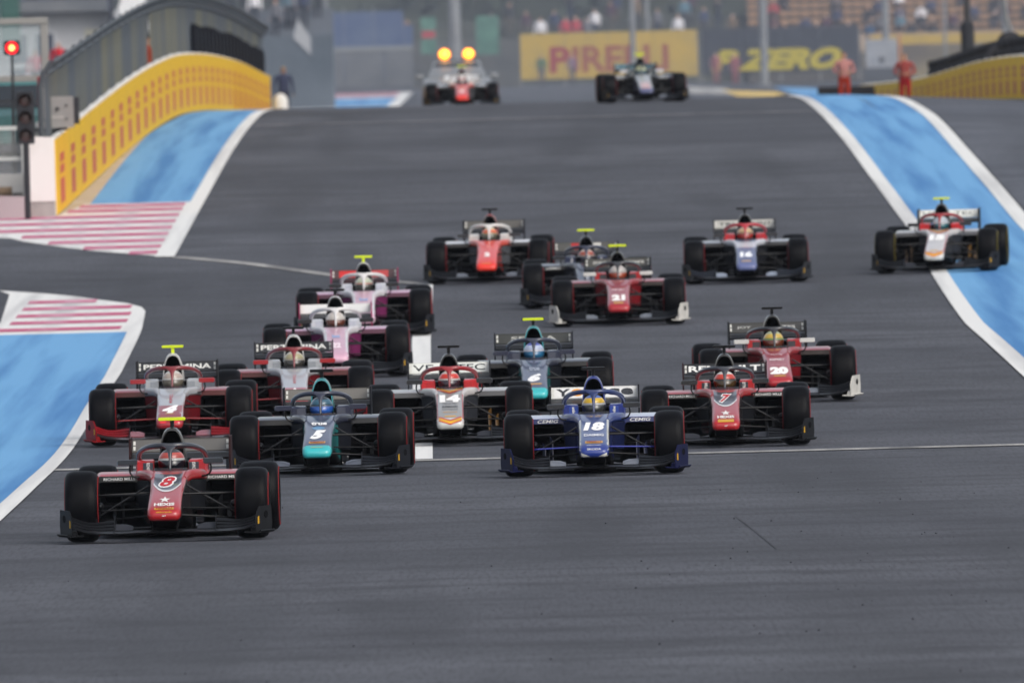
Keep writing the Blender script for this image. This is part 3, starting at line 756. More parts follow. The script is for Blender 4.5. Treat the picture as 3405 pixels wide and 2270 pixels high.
dams = dict(nose='434b66', nside='0f7f7f', tip='2fb0b4', sur='1b2238', side='262c42', panel='474b5a', pod='262b38', lip='14161d', halo='252a3c', engine='1a6f70', hoop='28858f', mirror='20243a', wing='68655f', wend='16181f', fw='14161c', fep='191b22', vane='15171e', inner='232634')
dams5 = dict(dams, bar='k', helmet=('23303a', '2c6078', '2d5fb5', '22384a', 'b0602a', '23262e'),
             deco=[('t', 'true', .548, .032, 'e2e2e2', dict(bold=.05, width=.17)), ('p', -.07, .07, lambda x: (.503 - .018 * (1 - (x / .075) ** 2), .503 + .018 * (1 - (x / .075) ** 2)), '4a8fc0', .003),
                   ('t', '5', .438, .088, 'eaeaea', dict(bold=.08, shear=.35, width=.165)), ('p', -.088, .088, rect(.352, .372), 'c98f22', .003), ('t', 'PIRELLI', .362, .012, '8a2a14', dict(bold=.03, width=.14), .008), ('t', 'elaborando', .312, .012, 'c9a32a', dict(width=.13))])
dams6 = dict(dams, bar='ye', wing='33342f', wtext=[('SERRA', 0, .045, .55, 'a8a8a2', .02)], helmet=('4450a8', 'b8c4e0', '2f6f9a', 'c4c8d4', '3a48a0', '23262e'),
             deco=[('t', 'true', .535, .05, '8f97a6', dict(bold=.05, width=.13)), ('t', '6', .44, .084, 'eaeaea', dict(bold=.07, shear=.35, width=.165)), ('p', -.085, .085, rect(.366, .382), 'c98f22', .003)])
edge = lambda a, b: (a, b, rect(.235, .60))
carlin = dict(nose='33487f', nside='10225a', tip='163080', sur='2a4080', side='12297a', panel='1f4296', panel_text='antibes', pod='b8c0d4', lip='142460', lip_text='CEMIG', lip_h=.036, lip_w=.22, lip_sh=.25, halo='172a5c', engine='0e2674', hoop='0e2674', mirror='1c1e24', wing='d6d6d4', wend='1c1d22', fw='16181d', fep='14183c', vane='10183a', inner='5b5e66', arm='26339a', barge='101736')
carlin18 = dict(carlin, bar='k', wtext=[('Y', -.335, .078, .15, '34363a', .03), ('O', -.185, .078, .13, 'd8921c', .05), ('US', .03, .078, .2, '34363a', .05), ('s', .215, .07, .12, '3a3c40', .05), ('e', .350, .07, .13, '3a3c40', .05)], helmet=('3f63b0', 'e0b51a', '3b3d3c', 'b6b7b8', '3a58a8', '24306c'),
                deco=[('p', -.155, -.135, rect(.215, .575), 'c6c6be', .002), ('p', .135, .155, rect(.215, .575), 'c6c6be', .002), ('p', -.135, -.04, lambda x: (.208, .209 + (abs(x) - .04) * .42), 'c6c6be', .0025), ('p', .04, .135, lambda x: (.208, .209 + (abs(x) - .04) * .42), 'c6c6be', .0025), ('t', '18', .508, .080, 'f0f0f0', dict(bold=.06, shear=.15, width=.225)), ('t', 'DAIMIG', .425, .024, 'd6d8de', dict(bold=.03, width=.21)),
                      ('p', -.092, .092, rect(.345, .367), 'd09a22', .003), ('t', 'PIRELLI', .356, .013, '8a2a14', dict(bold=.03, width=.15), .008), ('t', 'elaborando', .325, .012, 'c8c8cc', dict(width=.15)), ('t', 'SKODA', .285, .018, 'c8c8cc', dict(bold=.03, width=.15))])
carlin2 = dict(carlin, bar='y', nose='232a42', tip='1c223a', sur='1c2238', side='202a48', panel='2c3652', pod='363c4c', lip='0e111c', fep='13151d', vane='10131d', barge='0c0d12', arm='14161d', lip_text='CEMIG', halo='20263c', engine='1a2030', hoop='1a2030', wing='4a4944', wpanel=[(-.22, -.06, 'a02424'), (.06, .22, 'b8b6b0')], helmet=('b8a89c', 'a44a34', '34323a', '9a8a80', '7a3a30', '24306c'), deco=[('t', '17', .45, .06, 'd8d8d8', dict(bold=.05))])
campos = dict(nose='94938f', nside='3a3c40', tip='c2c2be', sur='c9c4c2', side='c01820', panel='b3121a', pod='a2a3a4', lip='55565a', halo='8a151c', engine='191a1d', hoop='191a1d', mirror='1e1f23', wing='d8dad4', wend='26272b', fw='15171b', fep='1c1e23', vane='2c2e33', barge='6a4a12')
campos_deco = [('p', -.150, -.138, rect(.27, .57), 'b02a30', .002), ('p', .138, .150, rect(.27, .57), 'b02a30', .002), ('p', -.13, .13, chev(.30, .278, .030), 'd8a01e', .003), ('p', -.13, .13, chev(.30, .259, .010), 'b8281e', .0035), ('p', -.13, .13, chev(.30, .299, .012), 'b8281e', .0035),
               ('p', -.065, .065, rect(.338, .352), 'd29a22', .003), ('p', -.15, .15, chev(.24, .585, .012), 'b8281e', .0035), ('p', -.15, .15, chev(.24, .600, .018), 'd8a01e', .003)]
campos14 = dict(campos, bar='k', wtext=[('VE', -.30, .07, .24, '2a3034', .01), ('TEC', .25, .07, .34, '2a3034', .01)], helmet=('c8b8ac', 'd8321c', '3c3038', 'c8c4c0', 'd8321c', '4a1a1a'),
                deco=campos_deco + [('t', '14', .528, .076, 'ececea', dict(bold=.08, width=.235)), ('t', 'VEXATEC', .475, .014, '3a3a3c', dict(width=.17)), ('t', 'SUPERCARS', .445, .016, '2a2a2c', dict(bold=.03, width=.18)), ('t', 'campos', .415, .016, '55504a', dict(width=.18)), ('t', 'alcara', .390, .014, 'c08a30', dict(width=.16))])
campos15 = dict(campos, bar='y', soft='y', wtext=[('VE', -.30, .055, .26, '3a4044', .0), ('TEC', .25, .055, .34, '3a4044', .0)], nose='c6c4c4', helmet=('c4ccd2', 'b0bcc4', '2c6a74', 'c4c8cc', '8a949c', '4a1a1a'),
                deco=campos_deco + [('t', '15', .528, .076, 'f2f2f0', dict(bold=.08, width=.235))])
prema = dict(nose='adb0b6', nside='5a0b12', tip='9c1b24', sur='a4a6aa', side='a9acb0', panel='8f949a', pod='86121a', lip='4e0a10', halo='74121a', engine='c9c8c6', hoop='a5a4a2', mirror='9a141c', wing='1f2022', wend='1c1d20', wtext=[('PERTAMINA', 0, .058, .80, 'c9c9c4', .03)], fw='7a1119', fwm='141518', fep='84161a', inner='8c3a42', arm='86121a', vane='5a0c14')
prema4 = dict(prema, bar='y', stalk=True, helmet=('c8c4bc', 'b9a99c', '6a6458', 'cfccc6', 'a84a3a', 'b4b4b2'), deco=[('p', -.152, .152, rect(.27, .455), '8c2029', .002), ('t', 'KFC', .522, .034, 'a8505a', dict(bold=.03, rot=90, width=.085)), ('t', '4', .415, .080, 'eeecec', dict(bold=.08, shear=.3, width=.19)), ('p', -.05, .05, rect(.365, .374), 'c08a3a', .0035), ('p', -.115, -.04, rect(.265, .300), 'd4262c', .0035), ('p', .04, .115, rect(.265, .300), 'd4262c', .0035)])
prema9 = dict(prema, bar='k', fw='6a1018', helmet=('b8b0a0', 'b0a880', '3c3a36', 'a8a090', '8a8478', 'b4b4b2'), deco=[('p', -.152, .152, rect(.27, .43), 'a8505a', .002), ('t', 'KFC', .52, .034, 'b06a70', dict(bold=.03, rot=90, width=.085)), ('t', '9', .40, .05, 'f0eeee', dict(bold=.06))])
pink = dict(nose='cfa2b6', nside='561e42', sur='cfcccf', side='c6c8cf', panel='b9bcc8', pod='b98aa4', lip='54253f', halo='cdcbca', engine='c9c6c6', hoop='2a2628', mirror='1d1d21', wend='8a2f52', fw='15171b', fep='1c1e23', inner='c0b8c0', vane='6a2450')
pinkF = dict(pink, bar='k', wing='d4d4d2', helmet=('c0b4ac', 'cfc8c0', '6a3a2c', 'c8c0b8', 'b85a2a', '8a4a6a'), deco=[('p', .118, .152, rect(.23, .60), 'd4d0d2', .002), ('p', -.152, -.118, rect(.23, .60), 'd4d0d2', .002), ('t', 'bwt', .525, .034, '8aa8d0', dict(bold=.06, width=.10)), ('t', '22', .42, .062, 'ecdce4', dict(bold=.06, width=.12))])
pinkB = dict(pink, bar='y', stalk=True, wing='4a3232', wpanel=[(-.36, -.10, 'b83030'), (.10, .34, 'a84444')], helmet=('c0bcb0', 'b8c0a8', '44443e', 'b87a6a', '8a8a7a', '8a4a6a'), deco=[('p', .118, .152, rect(.23, .60), 'd4d0d2', .002), ('p', -.152, -.118, rect(.23, .60), 'd4d0d2', .002), ('t', 'bwt', .525, .034, '8aa8d0', dict(bold=.06, width=.12)), ('t', '19', .42, .062, 'ecdce4', dict(bold=.06, width=.12))])
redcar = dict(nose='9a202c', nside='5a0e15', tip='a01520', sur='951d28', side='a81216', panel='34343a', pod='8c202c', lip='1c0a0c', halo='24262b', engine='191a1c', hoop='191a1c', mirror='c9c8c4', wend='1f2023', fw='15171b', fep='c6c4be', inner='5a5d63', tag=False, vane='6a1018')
red20 = dict(redcar, bar='k', wing='3a3935', wtext=[('JOY', -.28, .034, .18, 'a8a8a4', .03), ('TES', .27, .034, .16, 'b0b0ac', .03)], helmet=('a8b088', 'd0b048', '6a3a28', '7a9a58', '8a9a4a', '1c1c20'), deco=[('t', 'alpilog', .560, .020, 'd8b8bc', dict(width=.14)), ('t', 'REPSBY', .505, .022, 'dcc8ca', dict(bold=.03, width=.18)), ('t', 'Jean Villeneuve', .450, .020, 'c89aa0', dict(width=.19)), ('t', '20', .388, .080, 'f0eeea', dict(bold=.08, width=.22)), ('p', -.07, .07, rect(.322, .340), 'c08a2c', .003)])
red21 = dict(redcar, bar='ye', wing='45443e', wtext=[('JOY', -.26, .036, .2, 'b8b8b2', .03), ('TOYS', .25, .036, .26, 'c0c0ba', .03)], helmet=('b8b0aa', 'c0bab4', 'a04a30', 'a8a09a', 'b05a3a', '1c1c20'), deco=[('t', 'REPSBY', .50, .022, 'd8b8bc', dict(bold=.03, width=.18)), ('t', '21', .40, .076, 'f0eeea', dict(bold=.08, width=.19)), ('p', -.07, .07, rect(.322, .348), 'c08a2c', .003)])
mp = dict(nose='e0301c', nside='c02416', tip='e02c18', sur='cf4a3a', side='d0d0cc', panel='c4c6c4', pod='c9cbcf', lip='2a2a2e', halo='cfcdca', engine='b02a20', hoop='1e1e20', mirror='2a2a2e', wing='55524c', wend='26252a', fw='15171b', fep='1c1e23', inner='4a4d54', vane='4a4c50')
mp1 = dict(mp, bar='k', helmet=('d8c8a0', 'd85a20', '5a5648', '8a8a60', 'c85a28', '8a2a1c'), deco=[('t', '2', .44, .056, 'f0e6e2', dict(bold=.10, width=.085)), ('t', 'mp', .55, .018, 'e8a8a0', dict(bold=.03)), ('p', -.07, .07, rect(.305, .325), 'e86a1c', .003)])
mp2 = dict(mp, bar='y', nose='d42c24', wing='c8cacc', mirror='c8c8c8', helmet=('d0cccc', 'a04030', '44343a', 'c8c4c4', 'a04a3a', '8a2a1c'), deco=[('t', '1', .44, .07, 'f0dcd8', dict(bold=.12, width=.09))])
trident = dict(nose='46527e', nside='22242c', tip='5a6490', sur='c9ccd4', side='b8202a', panel='a8222c', pod='8a9098', lip='2a2c32', halo='a82430', engine='1c1c20', hoop='1c1c20', mirror='2a2a2e', wing='b0afa8', wend='2a282c', wtext=[('TRI', -.28, .05, .24, '4a4a48', .02), ('DENT', .26, .05, .3, '3a3a3a', .02)], fw='262a32', fep='2a2c30', inner='8a94a4', bar='k', helmet=('b89a8c', 'c8a878', 'a03028', '8a6a5a', 'b03a30', '24306c'),
               deco=[('p', -.15, .15, rect(.53, .605), 'd0d4dc', .002), ('t', '16', .435, .075, 'eef0f4', dict(bold=.08, width=.19)), ('p', -.07, .07, rect(.335, .352), 'c8a070', .003)])
fargreen = dict(carlin, nose='a4a8ac', tip='50567a', sur='2c3438', side='1c2c30', panel='203438', halo='182428', pod='6a7078', lip='1a2038', fep='15171c', vane='14161a', engine='14181a', hoop='14181a', arm='14161a', barge='101114', bar='y', stalk=True, wing='4a6a74', mirror='d0d4dc', helmet=('b8b890', 'a8b080', '4a6a7a', 'b0b490', '8aa0a0', '24306c'), deco=[('p', -.1, .1, rect(.32, .46), 'c49a98', .003), ('t', '11', .40, .05, 'd8d0d4', dict(bold=.05))])

racing_car('red and black racing car with number 8 leading the pack in the left foreground', -3.255, 233.8, .036, art8, 'driver in white, black and red helmet in the leading red car')
racing_car('dark blue racing car with number 18 and white rear wing', .84, 264.4, .004, carlin18, 'driver in a blue helmet with yellow band in the blue car numbered 18')
racing_car('dark grey racing car with turquoise nose tip and number 5 behind the leader', -2.10, 268.9, .027, dams5, 'driver in dark helmet with blue visor in the turquoise tipped car numbered 5')
racing_car('red and black racing car with number 7 and lettered black rear wing', 2.38, 281.5, 0, art7, 'driver in white and orange helmet in the red car numbered 7')
racing_car('silver racing car with number 14, red halo and white rear wing', -0.73, 287.0, 0, campos14, 'driver in bright red helmet in the silver car numbered 14')
racing_car('red racing car with number 20 and white front wing endplates near the right edge line', 3.22, 304.7, -.03, red20, 'driver in a green and yellow helmet in the red car numbered 20')
racing_car('white and red racing car numbered 4 beside the left edge line', -3.99, 291.7, .022, prema4, 'driver in a pale helmet in the white and red car numbered 4')
racing_car('white and red racing car half hidden behind the grey and turquoise car numbered 5', -2.62, 300.5, .0, prema9, 'driver in a cream helmet in the white and red car half hidden behind others')
racing_car('dark grey racing car with turquoise nose tip and number 6 behind the blue car', 0.26, 301.9, 0, dams6, 'driver in a pale blue helmet in the grey and turquoise car numbered 6')
racing_car('front one of two pink racing cars, with white rear wing', -2.28, 325, .0, pinkF, 'driver in a white helmet with orange visor in the front pink car')
racing_car('all red racing car with number 21 and white front wing endplates in mid pack', 1.53, 356.2, 0, red21, 'driver in a white helmet with orange visor in the red car numbered 21')
racing_car('rear one of two pink racing cars, with red rear wing panels', -2.07, 352.4, .005, pinkB, 'driver in a pale green and red helmet in the rear pink car')
racing_car('dark navy racing car half hidden behind the red car numbered 21', 1.13, 369.5, 0, carlin2, 'driver in a red and beige helmet in the dark navy car')
racing_car('dark racing car with white and blue nose, red halo and number 16', 3.62, 383.7, -.004, trident, 'driver in beige helmet with red visor in the car numbered 16')
racing_car('silver and red racing car with right wheels on the blue strip', 6.61, 387.6, .052, campos15, 'driver in a pale silver helmet in the car on the blue strip')
racing_car('orange red racing car with white halo and white sidepods', -0.34, 388.4, .028, mp1, 'driver in orange and cream helmet in the orange red car')
racing_car('dark racing car with white nose far behind on the crest', 3.17, 572, -.05, fargreen, 'driver in a pale green helmet in the far dark car')
racing_car('red nosed racing car trailing last beyond the crest under two yellow lights', -1.13, 651, 0, mp2, 'driver in a white helmet in the last red nosed car')


# ------------------------------------------------------------------ people
def human(pose):
    J = {}; E = []
    if pose == 'seat':
        J = {'pelvis': ((0, 0, .50), (.16, .12)), 'chest': ((0, .03, .83), (.17, .11)), 'neck': ((0, .02, 1.02), .058), 'head': ((0, -.01, 1.12), .085), 'crown': ((0, 0, 1.21), .088)}
        E = [('pelvis', 'chest'), ('chest', 'neck'), ('neck', 'head'), ('head', 'crown')]
        for s, n in ((-1, 'a'), (1, 'b')):
            J.update({'sh' + n: ((s * .19, .02, .95), .06), 'el' + n: ((s * .25, -.04, .68), .046), 'wr' + n: ((s * .17, -.24, .60), .034), 'pa' + n: ((s * .14, -.32, .60), (.042, .022)),
                      'kn' + n: ((s * .12, -.42, .50), .07), 'an' + n: ((s * .12, -.40, .09), .046), 'to' + n: ((s * .13, -.54, .04), .04)})
            E += [('chest', 'sh' + n), ('sh' + n, 'el' + n), ('el' + n, 'wr' + n), ('wr' + n, 'pa' + n), ('pelvis', 'kn' + n), ('kn' + n, 'an' + n), ('an' + n, 'to' + n)]
        zt, zn = .56, 1.03
    else:
        J = {'pelvis': ((0, 0, .96), (.155, .11)), 'chest': ((0, 0, 1.28), (.18, .12)), 'neck': ((0, .01, 1.48), .058), 'head': ((0, -.015, 1.58), .082), 'crown': ((0, 0, 1.67), .088)}
        E = [('pelvis', 'chest'), ('chest', 'neck'), ('neck', 'head'), ('head', 'crown')]
        for s, n in ((-1, 'a'), (1, 'b')):
            if pose == 'stand': el, wr, pa = (s * .27, .02, 1.13), (s * .27, -.06, .89), (s * .265, -.085, .81)
            elif pose == 'work': el, wr, pa = (s * .29, .0, 1.14), (s * .17, -.22, 1.08), (s * .11, -.29, 1.10)
            else: el, wr, pa = (s * .30, -.03, 1.20), (s * .20, -.16, 1.33), (s * .14, -.22, 1.40)
            J.update({'hi' + n: ((s * .095, 0, .86), .088), 'kn' + n: ((s * .10, -.01, .48), .066), 'an' + n: ((s * .10, .02, .09), .046), 'to' + n: ((s * .115, -.13, .04), .042),
                      'sh' + n: ((s * .20, 0, 1.40), .062), 'el' + n: (el, .046), 'wr' + n: (wr, .033), 'pa' + n: (pa, (.040, .022))})
            E += [('pelvis', 'hi' + n), ('hi' + n, 'kn' + n), ('kn' + n, 'an' + n), ('an' + n, 'to' + n), ('chest', 'sh' + n), ('sh' + n, 'el' + n), ('el' + n, 'wr' + n), ('wr' + n, 'pa' + n)]
        zt, zn = .97, 1.46
    hands = [J['paa'][0], J['pab'][0]]; wrs = [J['wra'][0], J['wrb'][0]]
    me = skin_mesh('body_' + pose, J, E)
    if not me.materials:
        for _ in range(5): me.materials.append(None)
        for p in me.polygons:
            c = p.center
            nearhand = min((c - Vector(h)).length for h in hands) < .065
            seatleg = pose == 'seat' and c.y < -.13 and c.z < .62
            if nearhand: k = 2
            elif c.z < .085: k = 4
            elif c.z > zn + .145 or (c.z > zn + .07 and c.y > .02): k = 3
            elif c.z > zn: k = 2
            elif (c.z < zt and abs(c.x) < .215) or seatleg: k = 1
            else: k = 0
            p.material_index = k
    return me
def fingers_mesh(pose, s):
    """four fingers and a thumb, rooted inside the palm"""
    def f():
        m = MB(); src = {'stand': ((.265, -.085, .81), (0, -.25, -1)), 'work': ((.11, -.29, 1.10), (-.6, -.75, .1)), 'up': ((.14, -.22, 1.40), (-.5, -.6, .6)), 'seat': ((.14, -.32, .60), (-.3, -.9, -.2))}[pose]
        p = Vector((src[0][0] * s, src[0][1], src[0][2])); d = Vector((src[1][0] * s, src[1][1], src[1][2])).normalized()
        side = d.cross(Vector((s, 0, 0))).normalized() if abs(d.x) < .9 else Vector((0, 1, 0))
        for k, L in enumerate((.066, .078, .074, .058)):
            b = p + d * .02 + side * (.019 * (k - 1.5)); m.tube([b, b + d * L * .6, b + d * L * .95 - Vector((s * .018, 0, 0))], [.0105, .0095, .0075], 6)
        b = p - side * .02; m.tube([b, b - side * .035 + d * .025, b - side * .04 + d * .055], [.012, .010, .008], 6)
        return m.mesh('fingers', 1)
    return cached(('fing', pose, s), f)
skin_tones = [mat('skin_%d' % i, c, .6) for i, c in enumerate(((.45, .27, .19), (.36, .20, .13), (.20, .11, .07)))]
hair_tones = [mat('hair_%d' % i, c, .7) for i, c in enumerate(((.02, .016, .013), (.07, .045, .025), (.25, .18, .10), (.5, .5, .5)))]
def cloth(h): return mat('cloth_' + h, hexc(h), .85, spec=.15)
def person(label, loc, pose='stand', top='8a2a2a', legs='2a3040', rot=0., group=None, cap=None, skin=None, hands=False, scale=1.):
    o = tag(empty('person', loc, (0, 0, rot)), label, 'person', group); o.scale = (scale,) * 3
    sk = skin_tones[rnd.randrange(3) if skin is None else skin]
    mk('body', human(pose), [cloth(top), cloth(legs), sk, cloth(cap) if cap else hair_tones[rnd.randrange(4)], cloth('222226')], o)
    if hands:
        for sd in (-1, 1): mk('fingers', fingers_mesh(pose, sd), sk, o)
    return o


# ------------------------------------------------------------------ far end of the straight
def simple(name, label, cat, mb, m, loc=(0, 0, 0), rot=(0, 0, 0), slots=1, smooth=0, group=None, bevel=0):
    o = mk(name, mb.mesh(name, slots, smooth, bevel=bevel), m, None, loc, rot); return tag(o, label, cat, group)
def front_text(s, h, width, bold, col, parent, loc, shear=0, name='lettering'):
    uv, fs = text_uv(s, h, bold=bold, width=width, shear=shear)
    me = bpy.data.meshes.new(name); me.from_pydata([(u, 0, v) for u, v in uv], [], fs); me.materials.append(None)
    return mk(name, me, flat(col, .6), parent, loc)
def board(label, x0, x1, y, z0, z1, col, n):
    """advertising board of n printed panels standing on a frame"""
    t = tag(empty('advert_board', ((x0 + x1) / 2, y, ground(0, y))), label, 'advert board'); w = (x1 - x0) / n; g = ground(0, y)
    for i in range(n):
        a = x0 + w * i - (x0 + x1) / 2
        mk('board_panel', MB().box(a + .01, a + w - .01, 0, .06, z0 - g, z1 - g).mesh('board_panel', 1, 0, bevel=.008), col, t)
    for i in range(n + 1):
        a = x0 + w * i - (x0 + x1) / 2; mk('frame_post', MB().box(a - .04, a + .04, .07, .16, -.1, z1 - g - .1).mesh('frame_post', 1, 0), metal_grey, t)
    return t
far_yellow = mat('far_yellow', (.42, .28, .035), .6, noise=((.34, .24, .05), .8, .4, .7))
far_navy = mat('far_navy', (.008, .011, .022), .7, noise=((.018, .022, .034), .8, .4, .7))
b = board('tall yellow advertising board with red lettering across the far end of the straight', .75, 9.25, 1200, .80, 2.98, far_yellow, 4)
front_text('IRELLI', 1.25, 4.6, .03, '8a4a38', b, (.55, -.012, 1.25)); front_text('P', 1.25, .95, .03, '8a2c38', b, (-2.35, -.012, 1.25))
b = board('navy advertising board with large yellow lettering to the right of the yellow board', 9.45, 17.0, 1200, .80, 3.0, far_navy, 4)
front_text('P ZERO', 1.05, 6.3, .06, 'a89a28', b, (-.2, -.012, 1.0), shear=.35)
# concrete wall and blue cloth fence at left
cw = tag(empty('concrete_wall', (-8, 1250, .52)), 'pale concrete wall at the far end below the blue cloth fence', 'wall')
for i in range(7): mk('wall_section', MB().box(-6 + i * 2.0, -6 + i * 2.0 + 1.97, 0, .3, -.2, 1.72).mesh('wall_section', 1, 0, bevel=.03), mat('far_concrete', (.125, .132, .145), .85, noise=((.09, .096, .108), .9, .4, .7)), cw)
mk('coping', MB().box(-6, 8, -.04, .34, 1.722, 1.95).mesh('coping', 1, 0, bevel=.02), mat('far_coping', (.19, .20, .205), .8), cw)
bf = tag(empty('cloth_fence', (-8, 1255, .52)), 'blue cloth covered fence above the pale concrete wall', 'fence')
blue_cloth = mat('blue_cloth', (.05, .08, .17), .8, noise=((.085, .12, .20), .5, .4, .7))
for i in range(9):
    h = 3.7 if i in (3, 4, 5) else 2.9
    mk('cloth_panel', MB().box(-6 + i * 1.5, -6 + i * 1.5 + 1.47, 0, .03, .2, h).mesh('cloth_panel', 1, 0), blue_cloth, bf)
    mk('post', MB().tube([(-6 + i * 1.5 - .01, .06, 0), (-6 + i * 1.5 - .01, .06, h + .2)], .04, 6).mesh('post', 1), metal_grey, bf)
# dark cloth section and banners between fence and yellow board
simple('dark_screen', 'dark grey screen between the blue cloth fence and the yellow board', 'screen', MB().box(-4.4, .7, 1206, 1206.1, .3, 2.75), mat('dark_screen', (.062, .066, .07), .8, noise=((.10, .10, .095), .7, .4, .7)))
green_b = mat('green_banner', (.045, .13, .10), .7, noise=((.08, .20, .15), 1.5, .4, .7))
for x, wd, z0, z1, lb in ((-4.0, .75, 2.15, 3.9, 'green banner with a red band left of the thick grey mast'), (-1.35, 1.1, 2.05, 3.9, 'dark green banner just right of the thick grey mast')):
    o = simple('banner', lb, 'banner', MB().box(x, x + wd, 1204, 1204.05, z0, z1), green_b)
    if x < -3: mk('band', MB().box(x + .05, x + .70, 1203.98, 1203.995, 2.9, 3.25).mesh('band', 1, 0), cloth('a04048'), o)
def mast(x, y, h, r, label, grey=metal_grey, lean=0.):
    o = tag(empty('mast', (x, y, ground(x, y))), label, 'pole', 'poles along the far fence')
    mk('pole', MB().tube([(0, 0, -.2), (lean * .5, 0, h * .5), (lean, 0, h)], [r, r * .95, r * .85], 10).mesh('pole', 1), grey, o)
    mk('foot', MB().revolve_z([(r * 2.2, 0), (r * 2.2, .08), (r * 1.2, .12)], 10).mesh('foot', 1, 30), metal_grey, o)
    return o
mast(-2.25, 1150, 7, .29, 'thick light grey mast between two green banners at the far end')
mast(-8.45, 1190, 6, .12, 'slim grey pole in front of the blue cloth fence')
mast(6.1, 1190, 6.5, .14, 'grey pole behind the middle of the yellow board')
mast(6.95, 1215, 6.5, .11, 'thinner grey pole just right of the pole behind the yellow board')
mast(12.3, 1188, 6.5, .20, 'pale grey post at the left end of the grandstand seats')
mast(18.1, 1188, 6.5, .19, 'pale grey post beside the grey sign back in front of the grandstand')
mast(20.9, 1188, 6.5, .08, 'very thin pole in front of the tan seats right of the grey sign back')
mast(23.9, 1188, 6.5, .15, 'pale grey post near the right edge of the frame', lean=-.3)
# grandstand on the right
gs = tag(empty('grandstand', (20, 1235, .5)), 'grandstand with rows of tan seats behind the boards on the right', 'grandstand')
tan = mat('tan_seat', (.29, .165, .085), .7, noise=((.18, .11, .065), 1.2, .4, .7)); stepm = mat('stand_step', (.07, .065, .062), .9)
seat_me = MB().loft([rrect(-.22, .22, .40, .45, .02, -.2, 2), rrect(-.23, .23, .38, .44, .02, .15, 2), rrect(-.23, .23, .38, .64, .02, .2, 2), rrect(-.22, .22, .42, .64, .02, .24, 2)]).mesh('seat', 1, 40)
for r_ in range(7):
    mk('step', MB().box(-8, 16, r_ * .8, r_ * .8 + .82, -.3, 1.55 + .38 * r_).mesh('step', 1, 0), stepm, gs)
taken = {}
for r_ in range(6):
    for k in range(46):
        x = -7.7 + k * .52
        mk('seat', seat_me, tan, gs, (x, r_ * .8 + .35, 1.55 + .38 * r_ - .12))
mk('fascia', MB().box(-8, 16, -.12, -.01, 1.1, 1.98).mesh('fascia', 1, 0), mat('tan_fascia', (.36, .27, .19), .8, noise=((.28, .22, .17), 1, .4, .7)), gs)
simple('yellow_banner', 'long plain yellow banner below the grandstand seats at far right', 'banner', MB().box(17.9, 30, 1225, 1225.05, 1.95, 2.42), far_yellow)
simple('brown_screen', 'brown mesh screen below the yellow banner at far right', 'screen', MB().box(17.6, 31, 1226, 1226.1, .3, 1.94), mat('brown_mesh', (.15, .125, .10), .9, noise=((.24, .20, .12), .9, .4, .7)))
sb = tag(empty('sign_back', (17.3, 1150, ground(17, 1150))), 'pale grey back of a sign on a dark base right of the navy board', 'sign')
mk('panel', MB().box(-.72, .72, 0, .1, 1.12, 2.42).mesh('panel', 1, 0, bevel=.02), mat('sign_grey', (.27, .28, .30), .7, noise=((.20, .21, .23), 1.5, .4, .7)), sb)
mk('fixing', MB().box(-.12, .12, -.04, -.002, 1.35, 1.6).mesh('fixing', 1, 0), metal_dark, sb)
mk('base', MB().box(-.8, .8, .02, .5, -.1, 1.11).mesh('base', 1, 0), mat('dark_base', (.05, .055, .065), .8), sb)
o = tag(empty('orange_post', (17.35, 1100, ground(17, 1100))), 'thin orange post standing beside the grey sign back', 'post')
mk('pole', MB().tube([(0, 0, -.1), (0, 0, 2.6)], .07, 8).mesh('pole', 1), mat('orange_paint', (.40, .17, .07), .6), o); mk('cap', MB().revolve_z([(.09, 2.6), (.09, 2.66), (.03, 2.7)], 8).mesh('cap', 1, 30), mat('orange_paint'), o)
# bank with standing crowd behind the yellow board
bank = MB()
for i in range(5): bank.box(-4.5, 12.0, 1236 + i * 1.2, 1237.25 + i * 1.2, 0, 2.0 + .4 * i)
simple('spectator_bank', 'dark stepped bank with standing spectators behind the yellow board', 'bank', bank, mat('bank_dark', (.045, .05, .045), .95, noise=((.075, .08, .065), .8, .4, .7)))
tops = [('e8e6ea', 'white'), ('a83a44', 'red'), ('343c58', 'navy'), ('2c2e34', 'black'), ('6a6a70', 'grey'), ('5a7a8a', 'pale blue'), ('4a3040', 'plum'), ('6a5a4a', 'brown'), ('2a4a6a', 'blue')]
GA = 'spectators standing on the bank behind the yellow board'
spots = [(1.8, 0, 0), (2.5, 1, 2), (3.05, 0, 1), (3.55, 0, 1), (4.1, 0, 4), (4.5, 1, 0), (5.3, 2, 6), (7.6, 1, 4), (8.6, 0, 0), (8.95, 2, 5), (9.9, 1, 2), (10.6, 2, 3), (11.3, 0, 7), (-.6, 1, 4), (.3, 2, 3), (1.1, 1, 6), (6.6, 2, 7), (3.3, 3, 3), (5.6, 3, 2), (9.3, 3, 6)]
for x, r_, k in spots:
    person('spectator in a %s top, %s bank row above the yellow board, %s' % (tops[k][1], ('front', 'second', 'third', 'back')[r_], 'left end' if x < 2.7 else 'left half' if x < 5.4 else 'right half' if x < 8.8 else 'right end'), (x, 1236.6 + r_ * 1.2, 2.0 + .4 * r_), rnd.choice(('stand', 'stand', 'up')), tops[k][0], rnd.choice(('2a3040', '3a3a40', '55504a')), rnd.uniform(-.4, .4), GA, scale=rnd.uniform(.94, 1.04))
GB = 'spectators seated in the tan grandstand'
where = lambda r_, k: ('front', 'second', 'third', 'fourth', 'fifth')[r_] + ' row ' + ('at the left end' if k < 6 else 'left of centre' if k < 16 else 'right of centre' if k < 30 else 'at the right end')
